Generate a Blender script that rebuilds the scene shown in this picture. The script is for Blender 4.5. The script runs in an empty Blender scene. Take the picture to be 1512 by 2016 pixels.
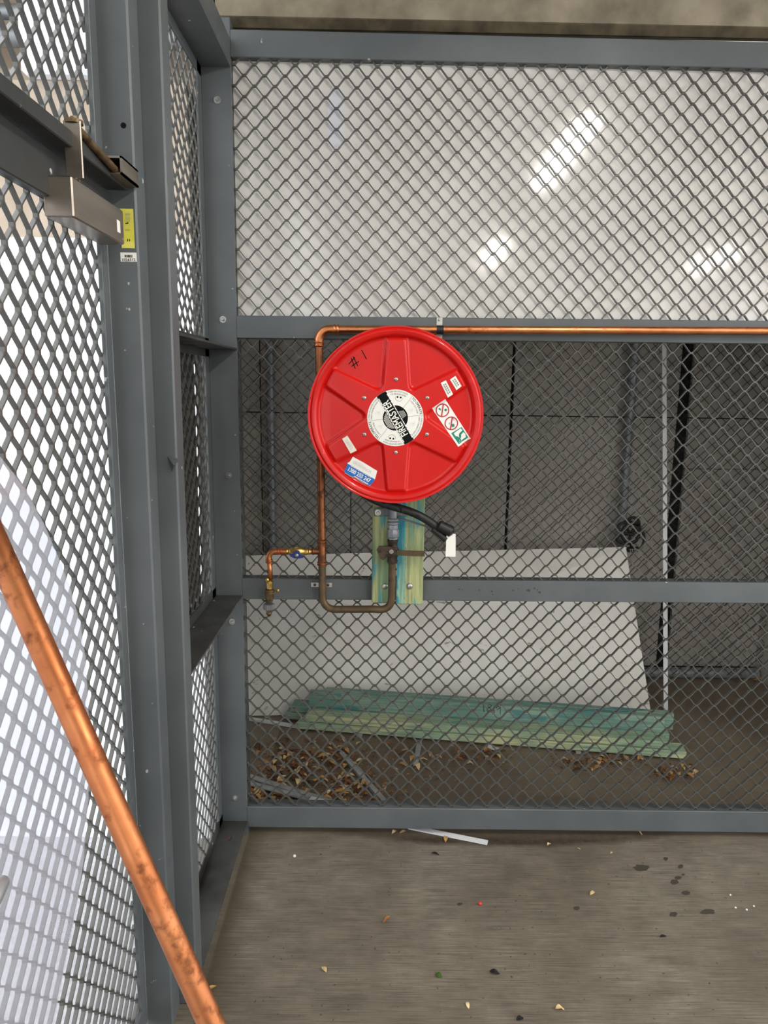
import bpy, math, random
from mathutils import Vector, Matrix
random.seed(7)
scene = bpy.context.scene
COL = scene.collection

# ---------------------------------------------------------------- camera
F_PX, PITCH, YAW, ROLL = 1395.3, 0.1755, -0.0072, 0.0136
CAM = Vector((0.4728, -2.3885, 1.65))
_F = Vector((-math.sin(YAW)*math.cos(PITCH), math.cos(YAW)*math.cos(PITCH), -math.sin(PITCH)))
_R0 = Vector((math.cos(YAW), math.sin(YAW), 0)); _U0 = _R0.cross(_F)
_R = _R0*math.cos(ROLL)+_U0*math.sin(ROLL); _U = -_R0*math.sin(ROLL)+_U0*math.cos(ROLL)
cd = bpy.data.cameras.new('camera'); cam = bpy.data.objects.new('camera', cd); COL.objects.link(cam)
cd.sensor_fit = 'VERTICAL'; cd.sensor_height = 36; cd.sensor_width = 27
cd.lens = 36*F_PX/2016; cd.clip_start = 0.02; cd.clip_end = 100
cam.matrix_world = Matrix(((_R.x,_U.x,-_F.x,CAM.x),(_R.y,_U.y,-_F.y,CAM.y),(_R.z,_U.z,-_F.z,CAM.z),(0,0,0,1)))
scene.camera = cam

def P(x, y, ax, val):
    """pixel -> point where its ray meets the plane axis=val"""
    d = _F+_R*((x-756)/F_PX)+_U*((1008-y)/F_PX)
    t = (val-CAM[ax])/d[ax]
    return CAM+d*t
def PD(x, y, depth):
    return CAM+(_F+_R*((x-756)/F_PX)+_U*((1008-y)/F_PX))*depth

# ---------------------------------------------------------------- world, exposure
w = bpy.data.worlds.new('world'); scene.world = w; w.use_nodes = True
bg = w.node_tree.nodes['Background']; bg.inputs[0].default_value = (0.95, 0.975, 1.0, 1); bg.inputs[1].default_value = 2.6
vs = scene.view_settings
vs.view_transform = 'Standard'; vs.look = 'None'; vs.gamma = 1; vs.exposure = 0.18; vs.use_curve_mapping = False
LAMP_STRENGTH = 95.0

# ---------------------------------------------------------------- materials
def lin(c):
    return tuple(((v/255)/12.92 if v/255 <= .04045 else ((v/255+.055)/1.055)**2.4) for v in c)+(1,)
class NT:
    def __init__(s, name):
        s.m = bpy.data.materials.new(name); s.m.use_nodes = True
        s.t = s.m.node_tree; s.b = s.t.nodes['Principled BSDF']; s.out = s.t.nodes['Material Output']
        s.co = None
    def n(s, k, **kw):
        o = s.t.nodes.new(k)
        for a, v in kw.items(): setattr(o, a, v)
        return o
    def l(s, a, b): s.t.links.new(a, b)
    def coord(s, scale=(1,1,1), geo=True, rot=(0,0,0)):
        tc = s.n('ShaderNodeNewGeometry').outputs['Position'] if geo else s.n('ShaderNodeTexCoord').outputs['Object']
        mp = s.n('ShaderNodeMapping'); mp.inputs['Scale'].default_value = scale; mp.inputs['Rotation'].default_value = rot
        s.l(tc, mp.inputs['Vector']); return mp.outputs['Vector']
    def noise(s, vec, scale=5, detail=4, rough=.55, dist=0):
        o = s.n('ShaderNodeTexNoise'); o.inputs['Scale'].default_value = scale; o.inputs['Detail'].default_value = detail
        o.inputs['Roughness'].default_value = rough; o.inputs['Distortion'].default_value = dist
        s.l(vec, o.inputs['Vector']); return o.outputs['Fac']
    def ramp(s, fac, stops):
        r = s.n('ShaderNodeValToRGB'); e = r.color_ramp.elements
        e[0].position, e[0].color = stops[0]; e[1].position, e[1].color = stops[-1]
        for p_, c in stops[1:-1]:
            k = e.new(p_); k.color = c
        s.l(fac, r.inputs['Fac']); return r.outputs['Color']
    def mix(s, fac, a, b, mode='MIX'):
        m = s.n('ShaderNodeMix', data_type='RGBA', blend_type=mode)
        for sock, v in ((m.inputs[0], fac), (m.inputs[6], a), (m.inputs[7], b)):
            if isinstance(v, (int, float, tuple)): sock.default_value = v
            else: s.l(v, sock)
        return m.outputs[2]
    def bump(s, h, strength=.3, dist=.002):
        b = s.n('ShaderNodeBump'); b.inputs['Strength'].default_value = strength; b.inputs['Distance'].default_value = dist
        s.l(h, b.inputs['Height']); s.l(b.outputs['Normal'], s.b.inputs['Normal'])
    def fin(s, col, rough=.5, metal=0, spec=None):
        if isinstance(col, tuple): s.b.inputs['Base Color'].default_value = col
        else: s.l(col, s.b.inputs['Base Color'])
        if isinstance(rough, (int, float)): s.b.inputs['Roughness'].default_value = rough
        else: s.l(rough, s.b.inputs['Roughness'])
        s.b.inputs['Metallic'].default_value = metal
        if spec is not None: s.b.inputs['Specular IOR Level'].default_value = spec
        return s.m
BLACK = (0,0,0,1); WHITE = (1,1,1,1)
def vary(name, c1, c2, scale=6, rough=.5, metal=0, detail=5, sc=(1,1,1), lo=.35, hi=.65, bump=0, bd=.002, spec=None, geo=True):
    t = NT(name); f = t.noise(t.coord(sc, geo), scale, detail)
    col = t.ramp(f, [(lo, lin(c1)), (hi, lin(c2))])
    if bump: t.bump(f, bump, bd)
    return t.fin(col, rough, metal, spec)
def plain(name, c, rough=.5, metal=0, spec=None):
    return NT(name).fin(lin(c), rough, metal, spec)

M = {}
def mk_paint(name, c1, c2, chips=(176,180,178), amt=.73):
    t = NT(name); v = t.coord()
    f = t.noise(v, 3.5, 6); base = t.ramp(f, [(.35, lin(c1)), (.65, lin(c2))])
    f2 = t.noise(v, 34, 3, .5); m2 = t.ramp(f2, [(amt, BLACK), (amt+.02, WHITE)])
    col = t.mix(m2, base, lin(chips))
    r = t.ramp(t.noise(v, 9, 3), [(.3, (.38,)*3+(1,)), (.7, (.56,)*3+(1,))])
    t.bump(t.noise(v, 260, 2), .08, .0006)
    return t.fin(col, r)
M['paint'] = mk_paint('grey_gloss_paint', (80,85,87), (93,98,100))
M['paint_dark'] = mk_paint('shadow_grey_paint', (44,46,46), (54,56,56))  # darkened grey paint for crossbar and gate top rail: dirt and shade in the colour
M['paint_dirty'] = mk_paint('dirty_sill_paint', (34,31,27), (78,79,77))
M['mesh'] = vary('grey_mesh_paint', (72,72,70), (84,84,80), 12, .30)
M['rear_mesh'] = plain('dark_mesh_wire', (24,24,24), .6)
def mk_floor():
    t = NT('brushed_concrete'); v = t.coord((1,1,1))
    lines = t.noise(t.coord((1.6, 120, 1)), 4.0, 8, .7)
    big = t.noise(v, 2.0, 5, .6); mid = t.noise(t.coord((1, 1.5, 1)), 9, 8, .7)
    base = t.ramp(big, [(.3, lin((104,94,80))), (.5, lin((130,120,105))), (.72, lin((150,141,126)))])
    col = t.mix(t.ramp(mid, [(.34, (.5,)*3+(1,)), (.6, BLACK)]), base, lin((84,76,66)))
    col = t.mix(t.ramp(lines, [(.40, (.75,)*3+(1,)), (.56, BLACK)]), col, lin((74,66,56)))
    sp = t.noise(v, 70, 2, .4)
    col = t.mix(t.ramp(sp, [(.70, BLACK), (.74, (.75,)*3+(1,))]), col, lin((54,47,41)))
    # damp soil stain inside the cage, with its own outline
    sep = t.n('ShaderNodeSeparateXYZ'); t.l(t.n('ShaderNodeNewGeometry').outputs['Position'], sep.inputs[0])
    def mth(op, a, b):
        m = t.n('ShaderNodeMath', operation=op)
        for i, q in enumerate((a, b)):
            if isinstance(q, (int, float)): m.inputs[i].default_value = q
            else: t.l(q, m.inputs[i])
        return m.outputs[0]
    def blob(cx, cy, rx, ry, wob, soft=.12):
        dx = mth('DIVIDE', mth('SUBTRACT', sep.outputs[0], cx), rx); dy = mth('DIVIDE', mth('SUBTRACT', sep.outputs[1], cy), ry)
        d = mth('ADD', mth('MULTIPLY', dx, dx), mth('MULTIPLY', dy, dy))
        d = mth('ADD', d, mth('MULTIPLY', mth('SUBTRACT', t.noise(v, 7, 5), .5), wob))
        return t.ramp(d, [(1-soft, WHITE), (1.0, BLACK)]) if False else t.ramp(mth('MULTIPLY', d, .5), [(.5-soft, WHITE), (.5+soft, BLACK)])
    soil = t.ramp(t.noise(v, 40, 4), [(.3, lin((48,39,30))), (.7, lin((78,65,51)))])
    col = t.mix(blob(.62, .40, .46, .34, 1.6), col, soil)
    col = t.mix(blob(.95, .12, .75, .17, .7, .08), col, soil)
    # brown tinge of the cage floor, green-brown tinge near the fence line
    inside = t.ramp(mth('MULTIPLY', mth('ADD', sep.outputs[1], .02), 12), [(0, BLACK), (1, (.55,)*3+(1,))])
    col = t.mix(inside, col, lin((134,118,100)))
    # mossy dirt along the sill
    edge = t.ramp(mth('ADD', mth('MULTIPLY', sep.outputs[0], 5), mth('MULTIPLY', t.noise(v, 9, 4), .5)), [(.28, (.7,)*3+(1,)), (.75, BLACK)])
    pos = t.ramp(sep.outputs[0], [(0.0, BLACK), (.005, WHITE)])
    col = t.mix(t.mix(1.0, edge, pos, 'MULTIPLY'), col, lin((84,74,52)))
    # pale outdoor paving beyond the gate
    outm = t.ramp(mth('MULTIPLY', mth('ADD', sep.outputs[0], .16), -60), [(0, BLACK), (1, WHITE)])
    pale = t.ramp(t.noise(v, 60, 3), [(.3, lin((176,176,178))), (.7, lin((206,206,208)))])
    col = t.mix(outm, col, pale)
    t.bump(lines, .35, .0015)
    return t.fin(col, .62)
M['floor'] = mk_floor()
M['concrete'] = vary('beam_concrete', (112,102,86), (152,142,122), 7, .85, bump=.4, bd=.004)
M['concrete_dirty'] = vary('beam_edge_dirt', (58,50,36), (92,82,62), 14, .9)
M['ceil'] = vary('ceiling_concrete', (150,148,142), (178,175,168), 3, .9)
M['outwall'] = vary('white_render', (236,240,246), (246,248,252), 4, .8)
M['cream'] = vary('cream_render', (176,160,142), (196,181,163), 5, .85)
M['clad'] = vary('grey_cladding', (168,163,155), (184,179,170), 2.2, .6)
M['clad_dark'] = plain('dark_cavity', (14,14,15), .8)
def mk_sheet(name, c1, c2, speck=.72, rough=.16, sc=26):
    t = NT(name); v = t.coord(); f = t.noise(v, 3, 5)
    col = t.ramp(f, [(.35, lin(c1)), (.65, lin(c2))])
    s1 = t.noise(t.coord((1,1,1.6)), sc, 4, .6, .6)
    col = t.mix(t.ramp(s1, [(speck, BLACK), (speck+.05, (.8,)*3+(1,))]), col, lin((120,114,104)))
    return t.fin(col, rough, 0, .5)
M['panel'] = mk_sheet('white_gloss_sheet', (224,221,216), (234,231,226), .76, .09, 30)
M['lean'] = mk_sheet('scuffed_white_board', (222,219,210), (238,236,230), .66, .45, 16)
M['tape'] = plain('clear_tape', (226,228,236), .06)
def mk_copper(name, c1, c2, dark, rough=.28, amt=.62, metal=1.0):
    t = NT(name); v = t.coord(); f = t.noise(v, 14, 5); col = t.ramp(f, [(.35, lin(c1)), (.65, lin(c2))])
    f2 = t.noise(v, 38, 4, .6); col = t.mix(t.ramp(f2, [(amt, BLACK), (amt+.12, (.85,)*3+(1,))]), col, lin(dark))
    r = t.ramp(f2, [(.3, (rough,)*3+(1,)), (.75, (rough+.22,)*3+(1,))])
    return t.fin(col, r, metal)
M['copper'] = mk_copper('copper_tube', (206,128,84), (222,150,102), (140,82,54))
M['copper_dull'] = mk_copper('tarnished_copper_tube', (150,96,66), (172,112,78), (100,70,52), .38, .5)
M['copper_old'] = mk_copper('weathered_brown_tube', (96,78,58), (118,98,76), (84,84,62), .5, .5, .75)
M['copper_pole'] = mk_copper('loose_copper_pole', (170,104,66), (190,124,82), (116,70,46), .38, .54)
M['brass'] = mk_copper('brass', (206,170,92), (222,190,116), (140,108,56), .3, .6)
M['bronze'] = mk_copper('old_bronze', (110,92,66), (132,112,84), (70,58,42), .5, .5, .8)
M['gunmetal'] = mk_copper('dark_valve_metal', (70,58,48), (90,76,62), (44,36,30), .5, .5, .6)
M['steel'] = vary('zinc_steel', (176,176,172), (204,204,200), 30, .32, .9)
M['galv'] = vary('galvanised_pipe', (134,138,142), (164,168,172), 20, .45, .35)
M['stainless'] = vary('brushed_closer_cover', (138,128,118), (156,146,134), 3, .34, .85, sc=(1,1,12))
M['chrome'] = plain('satin_chrome', (205,205,207), .38, .8)
M['red'] = vary('red_gloss_paint', (196,16,12), (206,21,15), 5, .30, spec=.35)
M['red'].node_tree.nodes['Principled BSDF'].inputs['Coat Weight'].default_value = .15
M['white_lbl'] = plain('label_white', (238,236,228), .45)
M['old_lbl'] = vary('aged_label', (222,212,196), (236,228,212), 60, .6)
M['black_ink'] = plain('black_print', (10,10,10), .7, 0, .15)
M['grey_ink'] = plain('grey_print', (120,118,114), .6)
M['pale_ink'] = plain('faded_print', (205,203,198), .6)
M['red_ink'] = plain('red_print', (178,24,34), .5)
M['green_ink'] = plain('green_print', (0,128,104), .5)
M['blue_ink'] = plain('blue_print', (10,104,188), .4)
M['yellow'] = vary('yellow_label', (214,208,40), (232,226,110), 24, .45)
M['rubber'] = vary('black_rubber', (20,20,20), (30,30,29), 40, .5)
M['blueplastic'] = plain('blue_handle', (34,48,120), .4)
M['greyplastic'] = plain('grey_plastic', (108,110,114), .5)
def mk_timber(name, wood, green, blue, bamt=.60, axis='X'):
    t = NT(name); sc = (1.2, 26, 26) if axis == 'X' else (26, 26, 1.2)
    g = t.noise(t.coord(sc, False), 4, 5, .6, .4); sc2 = (1.2, 5, 5) if axis == 'X' else (9, 9, 1.6)
    p = t.noise(t.coord(sc2, True), 2.2, 4)
    col = t.mix(t.ramp(p, [(.42, BLACK), (.60, WHITE)]), lin(green), lin(wood))
    p2 = t.noise(t.coord(sc2, True, ), 3.4, 3, .5, .3)
    col = t.mix(t.ramp(p2, [(bamt, BLACK), (bamt+.05, (.85,)*3+(1,))]), col, lin(blue))
    col = t.mix(t.ramp(g, [(.36, (.55,)*3+(1,)), (.58, BLACK)]), col, lin(tuple(int(c*.62) for c in green)))
    t.bump(g, .2, .0015)
    return t.fin(col, .75)
M['pine_a'] = mk_timber('treated_pine_green', (162,188,168), (120,160,146), (76,146,150))
M['pine_b'] = mk_timber('treated_pine_pale', (212,216,168), (164,192,160), (96,164,166), .64)
M['pine_v'] = mk_timber('treated_pine_mount', (178,182,128), (134,158,118), (66,158,170), .57, 'Z')
M['pine_blue'] = mk_timber('pine_blue_stain', (150,190,160), (60,158,172), (44,140,166), .5, 'Z')
M['pvc'] = plain('white_pvc', (226,228,230), .4)
M['greytrim'] = vary('grey_trim', (146,148,148), (168,170,172), 20, .5)
M['leafs'] = [vary('dry_leaf_%s' % n, a, b, 60, .7) for n, a, b in (('tan', (176,128,72), (206,164,104)), ('brown', (120,76,42), (156,104,60)), ('dark', (70,42,26), (98,62,38)), ('straw', (206,176,120), (228,204,158)))]
M['dark_leaf'] = plain('black_leaf', (28,25,24), .6)
M['green_leaf'] = plain('green_leaf', (62,92,34), .5)
M['berry'] = plain('red_berry', (226,52,40), .4)
M['bead'] = plain('white_bead', (232,232,228), .3)
M['darkboard'] = vary('dark_brown_board', (34,29,24), (48,42,35), 6, .7)
M['stain'] = plain('tar_spot', (66,60,52), .7)
t = NT('clear_plastic_film')
tr = t.n('ShaderNodeBsdfTransparent'); tr.inputs[0].default_value = (.95,.95,.97,1)
df = t.n('ShaderNodeBsdfTranslucent'); df.inputs[0].default_value = (.82,.82,.88,1)
d2 = t.n('ShaderNodeBsdfDiffuse'); d2.inputs[0].default_value = (.82,.82,.88,1)
gl = t.n('ShaderNodeBsdfGlossy'); gl.inputs['Roughness'].default_value = .12
m0 = t.n('ShaderNodeMixShader'); m0.inputs[0].default_value = .5; t.l(df.outputs[0], m0.inputs[1]); t.l(d2.outputs[0], m0.inputs[2])
m1 = t.n('ShaderNodeMixShader'); m1.inputs[0].default_value = .2; t.l(tr.outputs[0], m1.inputs[1]); t.l(m0.outputs[0], m1.inputs[2])
m2 = t.n('ShaderNodeMixShader'); m2.inputs[0].default_value = .05; t.l(m1.outputs[0], m2.inputs[1]); t.l(gl.outputs[0], m2.inputs[2])
t.l(m2.outputs[0], t.out.inputs[0]); M['film'] = t.m
t = NT('lamp_diffuser'); em = t.n('ShaderNodeEmission'); em.inputs[0].default_value = (1, .955, .88, 1); em.inputs[1].default_value = LAMP_STRENGTH
t.l(em.outputs[0], t.out.inputs[0]); M['lamp'] = t.m

# ---------------------------------------------------------------- mesh helpers
class MB:
    def __init__(s): s.v = []; s.f = []
    def add(s, vs, fs):
        o = len(s.v); s.v += [Vector(q) for q in vs]; s.f += [tuple(i+o for i in f) for f in fs]; return s
    def hexa(s, c):   # 8 corners: bottom loop (4), top loop (4)
        return s.add(c, [(3,2,1,0),(4,5,6,7),(0,1,5,4),(1,2,6,5),(2,3,7,6),(3,0,4,7)])
    def box(s, x0, x1, y0, y1, z0, z1):
        return s.hexa([(x0,y0,z0),(x1,y0,z0),(x1,y1,z0),(x0,y1,z0),(x0,y0,z1),(x1,y0,z1),(x1,y1,z1),(x0,y1,z1)])
    def bbox(s, x0, x1, y0, y1, z0, z1, b=.003):   # box with chamfered edges
        b = min(b, (x1-x0)*.45, (y1-y0)*.45, (z1-z0)*.45)
        def lp(dx, dy, z):
            a0, a1, c0, c1 = x0+dx, x1-dx, y0+dx, y1-dx
            k = dy
            return [(a0+k,c0,z),(a1-k,c0,z),(a1,c0+k,z),(a1,c1-k,z),(a1-k,c1,z),(a0+k,c1,z),(a0,c1-k,z),(a0,c0+k,z)]
        rings = [lp(b, b, z0), lp(0, b, z0+b), lp(0, b, z1-b), lp(b, b, z1)]
        return s.rings(rings)
    def rings(s, rings, cap=True, close=True):
        n = len(rings[0]); vs = [p for r in rings for p in r]; fs = []
        for i in range(len(rings)-1):
            for j in range(n if close else n-1):
                k = (j+1) % n; fs.append((i*n+j, i*n+k, (i+1)*n+k, (i+1)*n+j))
        if cap: fs.append(tuple(range(n-1, -1, -1))); fs.append(tuple((len(rings)-1)*n+j for j in range(n)))
        return s.add(vs, fs)
    def tube(s, pts, r, n=14, cap=True):
        pts = [Vector(p) for p in pts]; rs = r if isinstance(r, (list, tuple)) else [r]*len(pts)
        rings = []; ref = None
        for i, p in enumerate(pts):
            a = pts[max(i-1, 0)]; b = pts[min(i+1, len(pts)-1)]
            if i and i < len(pts)-1:
                d = ((p-a).normalized()+(b-p).normalized()); d = d.normalized() if d.length > 1e-6 else (b-a).normalized()
            else:
                d = (b-a); d = d.normalized() if d.length > 1e-9 else Vector((0,0,1))
            if ref is None:
                ref = Vector((0,0,1)) if abs(d.z) < .9 else Vector((1,0,0))
            u = (ref-d*ref.dot(d)).normalized(); ref = u; v = d.cross(u)
            rings.append([p+u*(rs[i]*math.cos(2*math.pi*k/n))+v*(rs[i]*math.sin(2*math.pi*k/n)) for k in range(n)])
        return s.rings(rings, cap)
    def lathe(s, base, axis, prof, n=20):   # prof: (distance along axis, radius); coincident points allowed
        axis = Vector(axis).normalized(); base = Vector(base)
        u = axis.orthogonal().normalized(); v = axis.cross(u)
        return s.rings([[base+axis*h+u*(max(r,1e-5)*math.cos(2*math.pi*k/n))+v*(max(r,1e-5)*math.sin(2*math.pi*k/n)) for k in range(n)] for h, r in prof])
    def prism(s, loop, off):   # planar loop extruded by vector
        off = Vector(off); n = len(loop); a = [Vector(p) for p in loop]
        return s.add(a+[p+off for p in a], [tuple(range(n-1,-1,-1)), tuple(range(n, 2*n))]+[(i, (i+1) % n, n+(i+1) % n, n+i) for i in range(n)])
    def build(s, name, mat, parent=None, smooth=False, loc=None, auto=None):
        """parent=None: top-level thing whose origin is its base; else verts become relative to the root"""
        if parent is None:
            if loc is None:
                xs = [p.x for p in s.v]; ys = [p.y for p in s.v]; zs = [p.z for p in s.v]
                loc = Vector(((min(xs)+max(xs))/2, (min(ys)+max(ys))/2, min(zs)))
            org = Vector(loc)
        else: org = root_loc(parent)
        me = bpy.data.meshes.new(name); me.from_pydata([p-org for p in s.v], [], s.f); me.update()
        import bmesh
        bm = bmesh.new(); bm.from_mesh(me); bmesh.ops.recalc_face_normals(bm, faces=bm.faces); bm.to_mesh(me); bm.free()
        me.materials.append(M[mat] if isinstance(mat, str) else mat)
        if smooth:
            me.polygons.foreach_set('use_smooth', [True]*len(me.polygons))
            if auto: me.set_sharp_from_angle(angle=math.radians(auto))
        o = bpy.data.objects.new(name, me); COL.objects.link(o)
        if parent is None: o.location = org
        else: o.parent = parent
        return o
def root_loc(o):
    while o.parent: o = o.parent
    return o.location.copy()
def thing(name, loc, label, cat, group=None):
    o = bpy.data.objects.new(name, None); COL.objects.link(o); o.location = loc; o.empty_display_size = .05
    return tag(o, label, cat, group)
def tag(o, label, cat, group=None):
    o['label'] = label; o['category'] = cat
    if group: o['group'] = group
    return o
def struct(o): o['kind'] = 'structure'; return o
def bez(p0, p1, p2, n=8):
    p0, p1, p2 = Vector(p0), Vector(p1), Vector(p2)
    return [p0*(1-t)**2+p1*2*t*(1-t)+p2*t*t for t in [i/n for i in range(n+1)]]
def arc90(corner, d_in, d_out, r, n=8):
    """rounded corner: arrives along d_in, leaves along d_out"""
    c = Vector(corner); a = Vector(d_in).normalized(); b = Vector(d_out).normalized()
    return [c-a*(r*(1-math.sin(t)))+b*(r*(1-math.cos(t))) for t in [i/n*math.pi/2 for i in range(n+1)]]
_txt = {}
def text_verts(body, size, sx=1.0):
    k = (body, size)
    if k not in _txt:
        cu = bpy.data.curves.new('t', 'FONT'); cu.body = body; cu.size = size; cu.align_x = 'CENTER'; cu.align_y = 'CENTER'; cu.resolution_u = 3; cu.offset = size*.014
        ob = bpy.data.objects.new('t', cu); COL.objects.link(ob)
        me = bpy.data.meshes.new_from_object(ob)
        _txt[k] = ([v.co.copy() for v in me.vertices], [tuple(p.vertices) for p in me.polygons])
        bpy.data.objects.remove(ob); bpy.data.curves.remove(cu); bpy.data.meshes.remove(me)
    return _txt[k]
def mesh_obj(name, verts, faces, mat, parent): return MB().add(verts, faces).build_raw(name, mat, parent)
def build_raw(s, name, mat, parent):
    org = root_loc(parent)
    me = bpy.data.meshes.new(name); me.from_pydata([p-org for p in s.v], [], s.f); me.update(); me.materials.append(M[mat])
    o = bpy.data.objects.new(name, me); COL.objects.link(o); o.parent = parent; return o
MB.build_raw = build_raw
def text_on(body, size, loc, ang, mat, parent, name='lettering', sx=1.0, nrm=-1):
    """flat lettering on a plane facing -Y, turned by ang about Y"""
    vs_, fs_ = text_verts(body, size); c, s_ = math.cos(ang), math.sin(ang); loc = Vector(loc)
    return MB().add([loc+Vector((c*v.x*sx-s_*v.y, 0, s_*v.x*sx+c*v.y)) for v in vs_], fs_).build_raw(name, mat, parent)

# expanded-metal mesh: zigzag strands of rectangular section, joined at bonds
def expanded(u0, u1, v0, v1, pu, pv, pu_off, pv_off, win, dep, to3, bond=.0075):
    """u: along the strands, v: across; clipped to the window; to3(u, v, n) -> world (n: 0 front .. dep back)"""
    mb = MB(); hv = pv/2
    j0 = math.floor((v0-pv_off)/hv)-1; j1 = math.ceil((v1-pv_off)/hv)+1
    for j in range(j0, j1):
        vb = pv_off+j*hv; ph = pu_off+(pu/2 if j % 2 else 0)      # bond with strand below at ph, above at ph+pu/2
        k0 = math.floor((u0-ph)/pu)-1; k1 = math.ceil((u1-ph)/pu)+1
        pts = []
        for k in range(k0, k1+1):
            c = ph+k*pu; lo = vb+win*.5; hi = vb+hv-win*.5; b = bond/2; rr = .0028
            pts += [(c-b, lo), (c+b, lo), (c+b+rr, lo+rr*.75), (c+pu/2-b-rr, hi-rr*.75), (c+pu/2-b, hi), (c+pu/2+b, hi), (c+pu/2+b+rr, hi-rr*.75), (c+pu-b-rr, lo+rr*.75)]
        # clip polyline to the window
        run = []
        def flush(run):
            if len(run) < 2: return
            vs_ = []; fs_ = []
            for i, (a, b_) in enumerate(run):
                pa = run[max(i-1, 0)]; pb = run[min(i+1, len(run)-1)]
                dx, dy = pb[0]-pa[0], pb[1]-pa[1]; L = math.hypot(dx, dy) or 1
                nx, ny = -dy/L*win/2, dx/L*win/2
                vs_ += [to3(a-nx, b_-ny, 0), to3(a+nx, b_+ny, 0), to3(a+nx, b_+ny, dep), to3(a-nx, b_-ny, dep)]
            for i in range(len(run)-1):
                o = 4*i
                for q in range(4): fs_.append((o+q, o+(q+1) % 4, o+4+(q+1) % 4, o+4+q))
            mb.add(vs_, fs_)
        for i in range(len(pts)-1):
            (a, b_), (c_, d_) = pts[i], pts[i+1]
            t0, t1 = 0.0, 1.0
            for lo_, hi_, s_, e_ in ((u0, u1, a, c_), (v0, v1, b_, d_)):
                if abs(e_-s_) < 1e-9:
                    if s_ < lo_ or s_ > hi_: t0, t1 = 1, 0
                    continue
                ta, tb = (lo_-s_)/(e_-s_), (hi_-s_)/(e_-s_)
                if ta > tb: ta, tb = tb, ta
                t0 = max(t0, ta); t1 = min(t1, tb)
            if t0 >= t1: flush(run); run = []; continue
            s_ = (a+(c_-a)*t0, b_+(d_-b_)*t0); e_ = (a+(c_-a)*t1, b_+(d_-b_)*t1)
            if t0 > 0 or not run: flush(run); run = [s_]
            run.append(e_)
            if t1 < 1: flush(run); run = []
        flush(run)
    return mb
def hexbolt(mb, p, ax, r=.0062):
    ax = Vector(ax)
    mb.lathe(p, ax, [(0, r*1.75), (.002, r*1.75), (.0021, r*1.7)], 18)
    mb.lathe(Vector(p)+ax*.002, ax, [(0, r), (.007, r), (.0085, r*.8)], 6)
    mb.lathe(Vector(p)+ax*.0085, ax, [(0, r*.5), (.006, r*.5)], 10)

# ================================================================ SETTING
struct(MB().box(-6, 7, -12, 1.62, -.15, 0).build('floor', 'floor'))
struct(MB().box(-.16, 5.0, -7, 3, 3.06, 3.3).build('ceiling', 'ceil'))
struct(MB().box(-.16, 5.0, -7.2, -7, 0, 3.06).build('wall_front', 'ceil'))  # unseen wall added behind the camera to cut bright sky reflections
# render wall outside the gate
struct(MB().box(-6, -.135, -.02, .12, 0, 2.10).build('wall_left', 'outwall'))
struct(MB().box(-6, -.135, -.012, .12, 2.10, 2.56).build('wall_left_upper', 'cream'))
tb = MB().box(-6, -.135, .16, .3, 2.3, 2.66); tb.box(-6, -.135, .3, .5, 2.6, 3.3)
struct(tb.build('wall_left_top', 'cream'))
struct(MB().box(-6, -.30, -.35, .15, 2.93, 3.3).build('trim_1', 'concrete'))
# concrete beam over the cage front (chamfered lower edge)
zb0 = P(445, 48, 1, .03).z; zb1 = P(1512, 70, 1, .03).z
def beam_z(x, dz): return zb0+(zb1-zb0)*(x/1.68)+dz
mb = MB(); prof = [(.03,.30),(.03,.022),(.046,.0),(.30,.0),(.30,.30)]
mb.prism([(-.135, y, beam_z(-.135, z)) for y, z in prof], (0,0,0)) if False else None
ra = [(-.05, y, beam_z(-.05, z)) for y, z in prof]; rb = [(3.0, y, beam_z(3.0, z)) for y, z in prof]
beam = struct(mb.rings([ra, rb]).build('trim_2', 'concrete'))
mb = MB(); pr2 = [(.0285,.024),(.0285,.020),(.045,-.0015),(.052,-.0015),(.052,.004)]
mb.rings([[(-.05, y, beam_z(-.05, z)) for y, z in pr2], [(3.0, y, beam_z(3.0, z)) for y, z in pr2]])
ed = mb.build('dirty_edge', 'concrete_dirty', beam); 
# cage walls
wb = struct(MB().box(-.62, 2.75, 1.585, 1.62, 0, 3.06).build('wall_back', 'clad_dark'))
for (x0, x1, z0, z1) in [(-.6,-.19,.05,1.497),(-.6,-.19,1.503,3.0),(-.183,.31,.05,1.497),(-.183,.31,1.503,3.0),(.316,1.19,.05,1.495),(.316,1.19,1.503,3.0),
                         (1.207,2.115,.05,1.497),(1.207,2.115,1.503,3.0),(2.185,2.74,.05,1.215),(2.185,2.74,1.219,1.497),(2.185,2.74,1.503,3.0)]:
    MB().box(x0, x1, 1.56, 1.585, z0, z1).build_raw('cladding_panel', 'clad', wb)
struct(MB().box(2.7, 2.8, .12, 1.58, 0, 3.06).build('wall_right', 'clad'))
struct(MB().box(-.66, -.60, .12, 1.62, 0, 3.06).build('wall_inner_left', 'clad'))

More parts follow.
